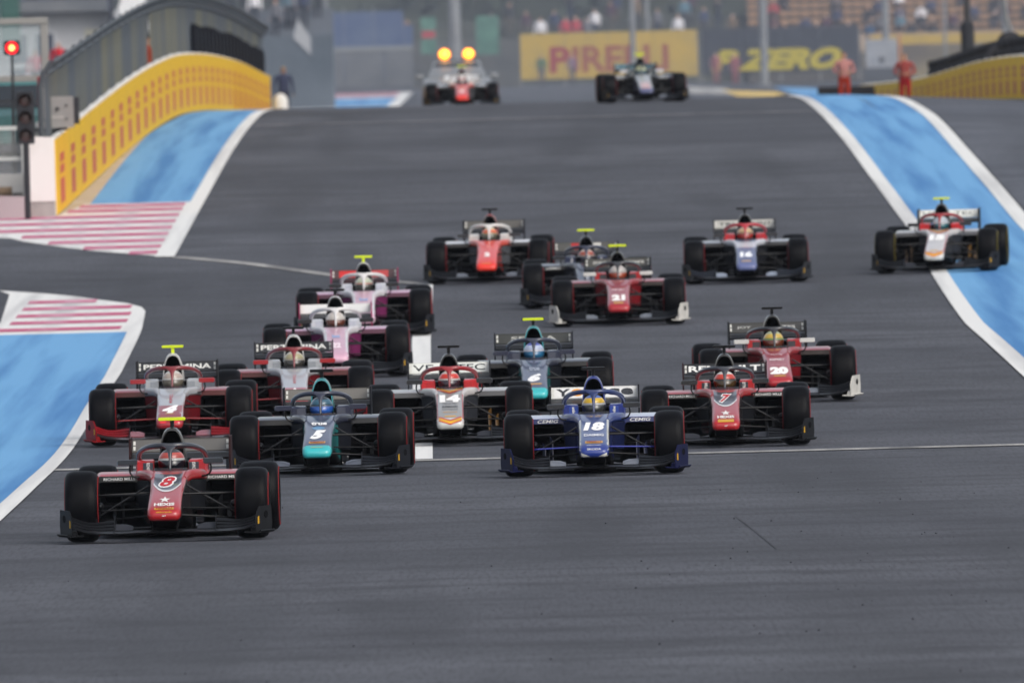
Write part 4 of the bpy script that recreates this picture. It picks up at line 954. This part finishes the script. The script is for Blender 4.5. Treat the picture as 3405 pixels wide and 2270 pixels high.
for r_, k, c in ((0, 3, 2), (1, 2, 6), (2, 2, 3), (1, 7, 6), (2, 8, 2), (3, 8, 3), (0, 11, 8), (1, 12, 4), (1, 14, 5), (0, 15, 3), (2, 14, 2), (2, 16, 0), (1, 16, 3), (0, 17, 3), (3, 17, 2), (2, 26, 3), (1, 27, 2), (1, 29, 3), (2, 28, 6), (2, 30, 1), (3, 30, 3), (1, 31, 3), (0, 33, 0), (1, 33, 0), (2, 33, 1), (3, 33, 2), (2, 35, 2), (1, 36, 1), (0, 37, 3), (2, 38, 1), (3, 37, 3), (4, 3, 3), (4, 8, 4), (4, 14, 0), (4, 20, 3), (4, 29, 2), (4, 34, 1), (0, 2, 6), (3, 2, 1), (0, 6, 3), (1, 5, 2), (0, 9, 6), (2, 11, 3), (0, 20, 3), (1, 19, 6), (2, 21, 2), (1, 23, 3), (2, 24, 6), (0, 28, 2), (0, 30, 6), (1, 34, 3), (2, 36, 2), (0, 35, 6), (3, 12, 2), (3, 23, 3), (3, 27, 6), (3, 33, 2)):
    person('spectator in a %s top in the tan grandstand, %s' % (tops[c][1], where(r_, k)), (20 - 7.7 + k * .52, 1235 + r_ * .8 + .30, .5 + 1.55 + .38 * r_ - .16), 'seat', tops[c][0], '2a2c34', rnd.uniform(-.3, .3), GB)
GC = 'spectators crowded behind the blue cloth fence'
for i in range(16):
    c = rnd.choice((2, 3, 6, 7, 6, 1, 4)); x = rnd.uniform(-7.4, -4.3) if i < 11 else rnd.uniform(-13.5, -10.5)
    person('spectator in a %s top crowded behind the %s of the blue cloth fence' % (tops[c][1], 'left end' if x < -9 else 'middle' if x < -6 else 'right end'), (x, 1257 + rnd.uniform(0, 2.5), 1.75 + rnd.uniform(-.1, .5)), 'stand', tops[c][0], '2a2c34', rnd.uniform(-.4, .4), GC)
simple('viewing_terrace', 'raised terrace carrying the crowd behind the blue cloth fence', 'terrace', MB().box(-15, -3.2, 1256.2, 1262, 0, 1.7), stepm)
# marshals
OR = 'd2552f'
person('marshal in white and orange overalls standing alone left of the right hand yellow barrier', (9.47, 700, ground(9.47, 700)), 'work', 'a87672', '982f1c', .1, cap='3a3440', skin=1, hands=True)
person('marshal in red overalls leaning at the near end of the right hand yellow barrier', (11.15, 699, ground(11.1, 699)), 'work', '8a403c', '982026', -.15, cap='50403c', skin=1, hands=True)
simple('tyre_block', 'low black rubber block on the ground behind the lone orange marshal', 'rubber block', MB().box(8.75, 10.35, 702, 702.7, ground(9.5, 702) - .1, ground(9.5, 702) + .72), rubber_old, bevel=.05)
for x, tp, lb in ((10.05, '8e5a5e', 'marshal in a pale pink top before the left half of the navy board'), (10.95, '8a5058', 'marshal in a rose top right of the pale pink marshal before the navy board'), (1.75, '46624e', 'worker in a green jacket before the left end of the yellow board'), (3.2, '7a6478', 'worker in a mauve jacket before the red lettering of the yellow board')):
    person(lb, (x, 1192, ground(x, 1192)), 'stand', tp, tp if x > 9 else '50505a', .2, hands=True, scale=.92)
person('marshal with black hair in orange overalls behind the crest of the pit wall', (-7.72, 541.2, ground(-7.7, 541) + .30), 'stand', '7a3424', '7a2e20', 1.5, cap='16161a', skin=2, hands=True)
# tyre stacks behind the right hand barrier
tt = cached('loose_tyre', lambda: MB().revolve_z([(.18, -.11), (.30, -.12), (.345, -.07), (.355, 0), (.345, .07), (.30, .12), (.18, .11)], 20, cap=False).mesh('tyre', 1, 60))
k = 0; y = 566.0
while y < 716:
    x = RB(y) + .62; n = 5
    st = tag(empty('tyre_stack', (x, y, ground(x, y))), 'stack of black tyres in the row behind the right hand yellow barrier', 'tyre stack', 'tyre stacks behind the right barrier')
    for q in range(n + 2): mk('tyre', tt, rubber_old, st, (rnd.uniform(-.02, .02), rnd.uniform(-.02, .02), .12 + .235 * q - .05))
    y += 3.1 if y < 700 else 5
for i, (x, y, z, rx) in enumerate(((12.65, 640, 1.62, 70), (13.2, 641, 1.55, 60), (12.95, 640.6, 1.95, 80), (13.6, 642, 1.8, 65))):
    o = mk('loose_tyre', tt, rubber_old, None, (x, y, ground(x, y) + z - .55), (R(rx), 0, R(20 * i))); tag(o, 'large loose black tyre thrown on top of the stacks at the right edge', 'tyre', 'loose tyres at the right edge'); o.scale = (1.25,) * 3
pp = tag(empty('padded_pole', (12.95, 700, ground(13, 700))), 'tall pole with thick black padding above the right hand yellow barrier', 'pole')
mk('pole', MB().tube([(0, 0, -.2), (0, 0, 7)], .09, 10).mesh('pole', 1), metal_dark, pp)
mk('padding', MB().revolve_z([(.12, .4), (.19, .45), (.19, 2.55), (.12, 2.62)], 14).mesh('padding', 1, 40), mat('black_foam', (.014, .016, .022), .8), pp)
mb_ = tag(empty('marker_board', (12.95, 652, ground(13, 652) + 1.12)), 'small red and white marker board standing on the right hand yellow barrier', 'marker board')
mk('board', MB().box(-.20, .20, 0, .04, .02, .52).mesh('board', 1, 0, bevel=.01), mat('marker_red', (.50, .03, .035), .5), mb_)
mk('white_stripe', MB().box(-.09, .03, -.006, -.001, .06, .48).mesh('white_stripe', 1, 0), flat('dcdcda'), mb_); mk('bracket', MB().box(-.03, .03, .041, .08, -.4, .4).mesh('bracket', 1, 0), metal_dark, mb_)
sp = tag(empty('prop', (14.0, 690, ground(14, 690))), 'slanting grey pole with an orange foot at the right edge', 'pole')
mk('pole', MB().tube([(.35, 0, 1.2), (-.15, 0, 2.6), (-.35, 0, 4.4)], .06, 8).mesh('pole', 1), metal_grey, sp); mk('foot', MB().revolve_z([(.09, 1.0), (.09, 1.4), (.07, 1.45)], 8, c=(.37, 0, 0)).mesh('foot', 1, 30), mat('orange_paint'), sp)

# black rubber covers behind the far part of the pit wall
cv = tag(empty('rubber_barrier', (wallx(592) - .05, 592, ground(-7.5, 592))), 'black rubber covered barrier rising behind the crest of the yellow pit wall', 'barrier')
for i in range(21):
    y = 592 + i * 5.3; x = wallx(y) - .03
    mk('cover', MB().loft([[(-.10, a, 1.2), (-.02, a, 1.2), (-.02, a, h - .08), (-.04, a, h), (-.10, a, h)] for a, h in ((0, 2.05 + rnd.uniform(-.05, .05)), (5.2, 1.98 + rnd.uniform(-.05, .05)))]).mesh('cover', 1, 0), mat('black_cover', (.005, .0055, .009), .85, spec=.1, noise=((.010, .010, .014), 1, .4, .7)), cv, (x - cv.location.x, y - 592, ground(-7.5, y) - cv.location.z))

# ------------------------------------------------------------------ pit entry furniture at left
def signal(label, x, y, ztop, lit, lens=.30, h=.93, wd=.31):
    g = ground(x, y); t = tag(empty('traffic_light', (x, y, g)), label, 'traffic light')
    z1 = ztop - g; z0 = z1 - h; n_ = 3 if h > .5 else 1
    mk('pole', MB().tube([(0, .05, -.1), (0, .05, z0 + .1)], .055 if n_ > 1 else .025, 10).mesh('pole', 1), mat('signal_black', (.012, .013, .018), .5), t)
    hs = mk('housing', MB().loft([rrect(-wd / 2, wd / 2, z0, z1, .03, 0), rrect(-wd / 2, wd / 2, z0, z1, .03, .18)]).mesh('housing', 1, 30), mat('signal_black'), t)
    n = 3 if h > .5 else 1
    for i in range(n):
        zc = z0 + h * (i + .5) / n; rr = min(h / n, wd) * (.42 if lit else .36); on = lit and i == n - 1
        hood = MB()
        hood.loft([[(rr * 1.12 * math.cos(a), yy, zc + rr * 1.12 * math.sin(a)) for a in [R(-30 + 15 * q) for q in range(17)]] for yy in (-.003, -.16)], cap=(False, False), closed=False)
        mk('hood', hood.mesh('hood', 1, 40), mat('signal_black'), t)
        mk('lens', MB().loft([[(rr * s * math.cos(a), yy, zc + rr * s * math.sin(a)) for a in [2 * math.pi * q / 16 for q in range(16)]] for yy, s in ((-.002, 1), (-.03, .8), (-.045, .3))]).mesh('lens', 1, 60),
           mat('red_lamp_on', (.5, .01, .01), .4, emit=((1.0, .012, .02), 2.2)) if on else mat('lens_off', (.06, .04, .035), .25), t)
        if on: mk('bulb', MB().loft([[(rr * s * math.cos(a), yy, zc + rr * s * math.sin(a)) for a in [2 * math.pi * q / 12 for q in range(12)]] for yy, s in ((-.03, .52), (-.052, .42), (-.06, .1))]).mesh('bulb', 1, 60), mat('red_bulb', (.8, .3, .1), .4, emit=((1.0, .42, .10), 4.0)), t)
    return t
signal('tall black traffic light with three unlit lenses beside the white end of the pit wall', -8.52, 444, 3.53, False)
signal('black signal with one glowing red lamp at the left edge of the frame', -9.14, 465, 4.41, True, h=.27, wd=.30)
gx = tag(empty('control_box', (-8.05, 451.5, 2.74)), 'grey metal cabinet on a bracket on top of the pit wall end', 'cabinet')
mk('case', MB().loft([rrect(-.27, .26, .10, .66, .02, 0), rrect(-.27, .26, .10, .66, .02, .3)]).mesh('case', 1, 30), mat('cabinet_grey', (.27, .26, .25), .6, noise=((.21, .205, .20), 2, .4, .7)), gx)
mk('side_panel', MB().box(.263, .36, .02, .28, .16, .64).mesh('side_panel', 1, 0), mat('signal_black'), gx)
for x, z, r in ((-.03, .44, .035), (.13, .50, .02), (.13, .25, .02)): mk('knob', MB().loft([[(x + r * math.cos(a), yy, z + r * math.sin(a)) for a in [2 * math.pi * q / 10 for q in range(10)]] for yy in (-.03, -.001)]).mesh('knob', 1, 0), metal_dark, gx)
mk('label_plate', MB().box(-.14, .08, -.008, -.001, .27, .31).mesh('label_plate', 1, 0), flat('a8a4a0'), gx)
mk('bracket', MB().tube([(-.22, .1, -.1), (-.20, .1, .0), (-.05, .1, .06), (.15, .1, .09)], .03, 8).mesh('bracket', 1), mat('signal_black'), gx)
fr = tag(empty('gantry_frame', (-8.62, 470, ground(-8.6, 470))), 'grey steel frame with clear panels standing at the left edge above the traffic light', 'frame')
fm = mat('frame_grey', (.26, .25, .235), .6)
for x in (0, -1.6, -3.2): mk('post', MB().box(x - .07, x + .07, 0, .12, -.1, 3.18).mesh('post', 1, 0, bevel=.01), fm, fr)
for z in (3.10, 2.02): mk('rail', MB().box(-3.3, .06, -.02, .13, z, z + .12).mesh('rail', 1, 0, bevel=.01), fm, fr)
glz = mat('clear_panel', (.55, .62, .64), .12, spec=.5, alpha=.28)
for x in (-1.52, -3.12): mk('clear_panel', MB().box(x, x + 1.44, .04, .055, 2.15, 3.09).mesh('clear_panel', 1, 0), glz, fr)
simple('red_pole', 'thin red pole at the near end of the grey debris fence', 'pole', MB().tube([(-8.52, 458, 1.4), (-8.52, 458, 3.75)], .035, 8), mat('pole_red', (.30, .02, .03), .5), smooth=40)
kb = tag(empty('concrete_kerb', (-8.55, 445, ground(-8.6, 445))), 'low white and pale pink concrete blocks in front of the traffic light', 'kerb')
for i, (x0, x1) in enumerate(((-.55, -.04), (-1.15, -.57), (-1.8, -1.17))): mk('block', MB().loft([[(x0, yy, -.1), (x1, yy, -.1), (x1 - .01, yy, .38 + .05 * i), (x0 + .01, yy, .40 + .05 * i)] for yy in (0, .5)]).mesh('block', 1, 0, bevel=.015), (mat('pale_pink', (.42, .37, .38), .8), white_block, mat('pale_pink'))[i], kb)
gr = tag(empty('guard_rail', (-8.75, 456, ground(-8.7, 456))), 'white railing with upright bars and a green board at the left edge', 'railing')
for x in (-.05, -.62, -1.2): mk('post', MB().box(x - .04, x + .04, 0, .08, -.1, 1.45).mesh('post', 1, 0), mat('rail_white', (.62, .62, .60), .6), gr)
for z in (1.38, .82, .25): mk('rail', MB().box(-1.3, 0, .09, .13, z, z + .07).mesh('rail', 1, 0), mat('rail_white'), gr)
for i in range(9): mk('bar', MB().box(-.58 + i * .06, -.565 + i * .06, .135, .15, .28, 1.38).mesh('bar', 1, 0), mat('rail_white'), gr)
mk('green_board', MB().box(-1.15, -.66, -.03, -.005, .95, 1.28).mesh('green_board', 1, 0), mat('green_board', (.02, .10, .07), .6), gr)
gf = tag(empty('grey_cabinet', (-8.45, 452.5, ground(-8.5, 452))), 'plain grey steel panel behind the black traffic light pole', 'panel')
mk('sheet', MB().box(-.22, .22, 0, .05, -.1, 1.42).mesh('sheet', 1, 0), mat('panel_grey', (.20, .205, .20), .6), gf); mk('rim', MB().box(-.24, .24, -.02, .07, 1.421, 1.47).mesh('rim', 1, 0), metal_dark, gf)
wf = tag(empty('wire_fence', (-10.4, 490, ground(-10, 490))), 'dark grey upright bar fence behind the white railing at left', 'fence')
for i in range(34): mk('bar', cached('wfbar', lambda: MB().box(-.012, .012, -.012, .012, -.1, 1.35).mesh('bar', 1, 0)), metal_dark, wf, (-1.0 + i * .075, 0, 0))
for z in (.2, 1.3): mk('rail', MB().box(-1.1, 1.6, .014, .05, z, z + .05).mesh('rail', 1, 0), metal_dark, wf)
bx = tag(empty('white_crate', (-8.95, 449.0, ground(-9, 449))), 'white plastic crate with a brown sandbag beside the low kerb blocks', 'crate')
mk('crate', MB().loft([rrect(-.36, .30, .38, .72, .03, 0), rrect(-.36, .30, .38, .72, .03, .5)]).mesh('crate', 1, 30), mat('crate_white', (.50, .49, .47), .7), bx); mk('stand', MB().box(-.3, .25, .05, .45, -.1, .379).mesh('stand', 1, 0), grey_block, bx)
simple('sandbag', 'brown sandbag lying on the kerb blocks left of the traffic light', 'sandbag', MB().loft([[(-9.05 + .22 * math.cos(t), 446.2 + .12 * math.sin(t) * q, 1.68 + s) for t in [2 * math.pi * a / 12 for a in range(12)]] for q, s in ((.6, 0), (1, .05), (.95, .12), (.5, .16))]), mat('sack', (.20, .14, .09), .9), smooth=60)
# teal service vehicle and pit building beyond
tv = tag(empty('service_van', (-10.05, 505, ground(-10, 505))), 'teal service van parked behind the railing at the left edge', 'van'); tv.scale = (1, 1, .70)
teal = mat('van_teal', (.05, .16, .16), .35, coat=.3)
mk('body', MB().loft([rrect(-.95, .95, .35, 1.15, .1, 0), rrect(-1.0, 1.0, .30, 1.25, .1, .25), rrect(-1.0, 1.0, .30, 1.35, .1, .9), rrect(-.98, .98, .30, 2.15, .15, 1.6), rrect(-.98, .98, .30, 2.2, .15, 4.6)]).mesh('body', 1, 40), teal, tv)
mk('windscreen', MB().loft([[(-.85, .86, 1.40), (.85, .86, 1.40), (.80, 1.48, 2.02), (-.80, 1.48, 2.02)], [(-.85, .90, 1.35), (.85, .90, 1.35), (.80, 1.52, 1.97), (-.80, 1.52, 1.97)]]).mesh('windscreen', 1, 0), mat('van_glass', (.02, .025, .03), .08, spec=.7), tv)
for s in (-1, 1):
    mk('headlight', MB().box(s * .72 - .16, s * .72 + .16, -.02, .05, .75, .95).mesh('headlight', 1, 0, bevel=.03), mat('lamp_glass', (.5, .5, .5), .15), tv)
    for yy in (.9, 3.8): mk('wheel', MB().revolve_x([(-.1, .1), (-.1, .32), (.1, .32), (.1, .1)], 20).mesh('wheel', 1, 40), rubber, tv, (s * .92, yy, .33))
pb = tag(empty('pit_building', (-16.6, 900, ground(-16, 900))), 'pale grey pit building with white framed windows at the upper left', 'building')
wallm = mat('building_grey', (.46, .465, .48), .8, noise=((.40, .405, .42), .3, .4, .7))
mk('wall', MB().box(-5.0, 2.6, 0, 14, -.2, 4.18).mesh('wall', 1, 0), wallm, pb)
mk('balcony', MB().box(-5.2, 2.4, -.9, 0, 4.185, 4.62).mesh('balcony', 1, 0), mat('balcony_dark', (.10, .11, .125), .7, noise=((.15, .155, .165), .8, .4, .7)), pb)
mk('upper_wall', MB().box(-5.0, 2.4, .6, 14, 4.19, 8).mesh('upper_wall', 1, 0), mat('upper_blue', (.055, .085, .17), .7, noise=((.09, .11, .16), .6, .4, .7)), pb)
mk('column', MB().box(-1.45, -.75, -1.0, -.91, 2.9, 8).mesh('column', 1, 0), mat('column_green', (.01, .075, .055), .6), pb)
mk('corner_post', MB().box(2.45, 2.62, -.9, -.1, 3.4, 8).mesh('corner_post', 1, 0), mat('corner_dark', (.02, .022, .035), .6), pb)
for x in (-.85, .10):
    f = mk('window', MB().box(x - .42, x + .42, -.06, -.003, 1.2, 3.55).mesh('window', 1, 0), mat('frame_white', (.50, .51, .53), .6), pb)
    for z0, z1 in ((1.3, 2.2), (2.35, 3.4)): mk('pane', MB().box(x - .32, x + .32, -.075, -.062, z0, z1).mesh('pane', 1, 0), mat('pane_dark', (.045, .055, .085), .1, spec=.6), f)
mk('sill', MB().box(-1.5, .8, -.4, -.08, .75, 1.18).mesh('sill', 1, 0), mat('sill_cream', (.36, .37, .33), .8), pb)
mk('notice', MB().box(1.55, 2.1, -.03, -.004, 3.1, 3.55).mesh('notice', 1, 0), mat('notice_cream', (.50, .48, .38), .7), pb)
simple('marquee', 'white marquee roof showing behind the debris fence at the upper left', 'marquee', MB().loft([[(-14.35, y, 3.9), (-13.25, y, 3.9), (-13.3, y, 4.8), (-13.8, y, 6.4), (-14.3, y, 4.8)] for y in (930, 940)]), mat('marquee_white', (.78, .78, .78), .7))
for x, z, tp, lb in ((-1.55, 4.25, '8a90a8', 'team member in a pale blue top on the pit building balcony'), (-.3, 4.25, '33426e', 'team member in a blue top on the pit building balcony'), (.6, 4.25, '9a9ab0', 'team member in a white top on the pit building balcony'), (1.55, 4.25, 'a02838', 'team member in a red top on the pit building balcony'), (2.0, 4.25, '34446e', 'team member in a navy top on the pit building balcony')):
    person(lb, (-16.6 + x, 900.3, ground(-16, 900) + z), 'stand', tp, '2a3048', 0)
stg = simple('pit_stand', 'grey timing stand platform behind the debris fence at left', 'platform', MB().box(-18, -13.2, 838, 843, .2, 2.10), mat('stand_grey', (.26, .27, .27), .8))
person('team member in a bright red shirt on the timing stand behind the fence', (-14.95, 840, 2.1), 'stand', 'b01020', '2a2a34', 0, skin=1)
person('team member in a faded red shirt left of the bright red shirt', (-15.75, 841, 1.85), 'stand', 'a8505c', '2a2a34', 0, skin=1)
person('team member in a dark shirt right of the bright red shirt on the timing stand', (-14.2, 840.5, 1.9), 'stand', '3a2a34', '2a2a34', 0, skin=2)
person('team member in a plum shirt beside the dark shirt on the timing stand', (-14.45, 841, 1.8), 'stand', '58343a', '2a2a34', 0, skin=2)
person('team member in a white shirt in front of the pit building windows', (-16.95, 895, 1.1), 'stand', 'c8c8dc', '50506a', 0)
# grandstand with crowd beyond the debris fence
ls = tag(empty('left_stand', (-10.5, 1010, .5)), 'blue grey stand with a blurred crowd beyond the top of the debris fence', 'grandstand')
for i in range(5): mk('step', MB().box(-4.2, 3.6, i * .9, i * .9 + .92, -.3, 2.4 + .42 * i).mesh('step', 1, 0), mat('left_step', (.10, .115, .14), .85), ls)
mk('screen', MB().box(-4.2, 3.6, -.1, -.01, -.3, 3.0).mesh('screen', 1, 0), mat('left_screen', (.045, .062, .082), .8, noise=((.085, .105, .13), .4, .4, .7)), ls)
mk('white_sheet', MB().loft([[(2.0, -.16, 2.9), (2.7, -.16, 2.2), (2.7, -.16, 2.9), (2.2, -.16, 3.7)], [(2.0, -.12, 2.9), (2.7, -.12, 2.2), (2.7, -.12, 2.9), (2.2, -.12, 3.7)]]).mesh('white_sheet', 1, 0), mat('sheet_white', (.30, .31, .33), .8), ls)
for i in range(22):
    c = rnd.choice((0, 2, 6, 6, 4, 3, 5, 7)); r_ = rnd.randrange(1, 5)
    xs_ = rnd.uniform(-4, 3.4); person('spectator in a %s top in the stand beyond the debris fence, %s row, %s' % (tops[c][1], ('', 'second', 'third', 'fourth', 'top')[r_], 'left' if xs_ < -1.5 else 'middle' if xs_ < 1 else 'right'), (-10.5 + xs_, 1010 + r_ * .9 + .5, .5 + 2.4 + .42 * r_), 'stand', tops[c][0], '2a2c34', rnd.uniform(-.4, .4), 'spectators in the stand beyond the debris fence')
person('person in dark clothes standing at the far end of the pit wall', (-6.3, 712, ground(-6.3, 712)), 'stand', '3a3e52', '30323e', .2, skin=2)
simple('white_bollard', 'small white bollard on the ground at the far end of the pit wall', 'bollard', MB().revolve_z([(.20, 0), (.22, .1), (.20, .62), (.12, .74), (.02, .78)], 14, c=(-6.2, 690, ground(-6.2, 690))), white_block, smooth=50)
# far off wood closing the view
mb = MB()
for i in range(9000):
    x = rnd.uniform(-130, 130); cz = 9 + 3.5 * math.sin(x * .09) + 2 * math.sin(x * .31 + 1); z = rnd.uniform(0, cz); y = 1330 + rnd.uniform(-5, 5) + rnd.uniform(-2, 2); s = rnd.uniform(.35, .8)
    a = Vector((rnd.uniform(-1, 1), rnd.uniform(-1, 1), rnd.uniform(-1, 1))).normalized(); b_ = a.cross(Vector((rnd.uniform(-1, 1), .3, rnd.uniform(-1, 1)))).normalized(); p = Vector((x, y, z))
    mb.add([p + a * s, p + b_ * s, p - a * s, p - b_ * s], [(0, 1, 2, 3)])
wood = mk('wood', mb.mesh('wood', 1, 0), mat('foliage', (.016, .024, .020), .8, noise=((.040, .052, .036), .25, .35, .7))); tag(wood, 'dark wood closing the view behind the far crowd', 'wood', kind='stuff')
simple('earth_bank', 'dark grassy earth bank below the far wood', 'bank', MB().loft([[(x, 1322, .2), (x, 1338, .2), (x, 1338, 6), (x, 1330, 6)] for x in range(-140, 141, 14)]), mat('grass_bank', (.022, .028, .02), .95, noise=((.04, .046, .03), .2, .35, .7)))

# course car following the pack with its two yellow lamps lit
cc = tag(empty('course_car', (-1.30, 676, ground(-1.3, 676)), (math.atan2(ground(0, 679) - ground(0, 676), 3), 0, 0)), 'silver estate course car with two lit yellow roof lamps behind the last racing car', 'car')
silver = mat('course_silver', (.22, .235, .25), .4, metal=.2, coat=.3)
mk('body', MB().loft([rrect(-.80, .80, .28, .70, .1, -.9), rrect(-.90, .90, .22, .80, .1, -.75), rrect(-.92, .92, .20, .92, .1, .0), rrect(-.92, .92, .20, .98, .08, .6), rrect(-.92, .92, .20, .98, .08, 3.2), rrect(-.88, .88, .25, .96, .1, 3.75)]).mesh('body', 1, 40), silver, cc)
mk('roof', MB().loft([rrect(-.80, .80, .95, 1.0, .02, .45), rrect(-.64, .64, .96, 1.40, .1, 1.25), rrect(-.66, .66, .96, 1.44, .1, 2.0), rrect(-.66, .66, .96, 1.38, .1, 3.2), rrect(-.7, .7, .95, 1.0, .02, 3.6)]).mesh('roof', 1, 40), silver, cc)
mk('windscreen', MB().loft([[(-.72, .50, 1.01), (.72, .50, 1.01), (.58, 1.18, 1.37), (-.58, 1.18, 1.37)], [(-.72, .55, .98), (.72, .55, .98), (.58, 1.22, 1.34), (-.58, 1.22, 1.34)]]).mesh('windscreen', 1, 0), mat('van_glass'), cc)
mk('grille', MB().box(-.5, .5, -.935, -.895, .36, .62).mesh('grille', 1, 0, bevel=.03), mat('signal_black'), cc)
for s in (-1, 1):
    mk('headlight', MB().box(s * .68 - .15, s * .68 + .15, -.86, -.78, .60, .74).mesh('headlight', 1, 0, bevel=.03), mat('lamp_glass'), cc)
    mk('door_mirror', MB().box(s * 1.0 - .1, s * 1.0 + .1, .78, .9, .95, 1.08).mesh('door_mirror', 1, 0, bevel=.03), silver, cc)
    for yy in (0, 2.7): 
        wl = mk('wheel', MB().revolve_x([(-.08, .05), (-.10, .2), (-.11, .22), (.11, .22), (.10, .2), (.08, .05)], 20).mesh('wheel', 1, 40), metal_dark, cc, (s * .82, yy, .33)); mk('tyre', MB().revolve_x([(-.11, .215), (-.115, .30), (-.07, .33), (.07, .33), (.115, .30), (.11, .215)], 24).mesh('tyre', 1, 40), rubber, wl)
    mk('roof_lamp', MB().loft([[(s * .325 + .165 * math.sin(t) * math.cos(a), 1.75 + .09 * math.sin(t) * math.sin(a), 1.62 + .15 * math.cos(t)) for a in [2 * math.pi * q / 14 for q in range(14)]] for t in [math.pi * (q + .2) / 8.4 for q in range(9)]]).mesh('roof_lamp', 1, 60), mat('amber_dome', (.8, .30, .02), .4, emit=((1.0, .26, .008), 1.5), alpha=.55), cc)  # dome made wider than the lamp itself to take in its bloom
    mk('bulb', MB().loft([[(s * .325 + .115 * math.sin(t) * math.cos(a), 1.75 + .06 * math.sin(t) * math.sin(a), 1.625 + .105 * math.cos(t)) for a in [2 * math.pi * q / 12 for q in range(12)]] for t in [math.pi * (q + .2) / 8.4 for q in range(9)]]).mesh('bulb', 1, 60), mat('amber_bulb', (.8, .5, .05), .4, emit=((1.0, .60, .05), 7.0)), cc)
mk('light_bar', MB().box(-.55, .55, 1.70, 1.86, 1.441, 1.475).mesh('light_bar', 1, 0, bevel=.01), mat('signal_black'), cc)

# ------------------------------------------------------------------ air
hz = bpy.data.materials.new('haze'); hz.use_nodes = True; t = hz.node_tree; t.nodes.clear()
vo = t.nodes.new('ShaderNodeVolumePrincipled'); vo.inputs['Color'].default_value = (.80, .87, 1.0, 1); vo.inputs['Density'].default_value = .00004; vo.inputs['Anisotropy'].default_value = .2
mo = t.nodes.new('ShaderNodeOutputMaterial'); t.links.new(vo.outputs[0], mo.inputs['Volume'])
hb = MB().box(-620, 620, -220, 3600, -1.5, 30).mesh('haze', 1, 0)
h_o = mk('haze', hb, hz); tag(h_o, kind='stuff')

# thin exhaust smoke hanging over the far half of the straight
sm = bpy.data.materials.new('smoke'); sm.use_nodes = True; t = sm.node_tree; t.nodes.clear()
vo = t.nodes.new('ShaderNodeVolumePrincipled'); vo.inputs['Color'].default_value = (.72, .82, 1.0, 1); vo.inputs['Density'].default_value = .00038
mo = t.nodes.new('ShaderNodeOutputMaterial'); t.links.new(vo.outputs[0], mo.inputs['Volume'])
smoke = mk('exhaust_smoke', MB().loft([[(c * wd, y, zc + sn * hh) for c, sn in [(math.cos(2 * math.pi * k / 20), math.sin(2 * math.pi * k / 20)) for k in range(20)]] for y, wd, zc, hh in ((690, 20, 9, 3), (720, 46, 10, 9), (900, 60, 11, 10.6), (1120, 60, 11, 10.6), (1175, 46, 10, 9), (1188, 20, 9, 3))]).mesh('exhaust_smoke', 1, 60), sm)
tag(smoke, 'thin bluish exhaust smoke hanging over the far end of the straight', 'smoke', kind='stuff')
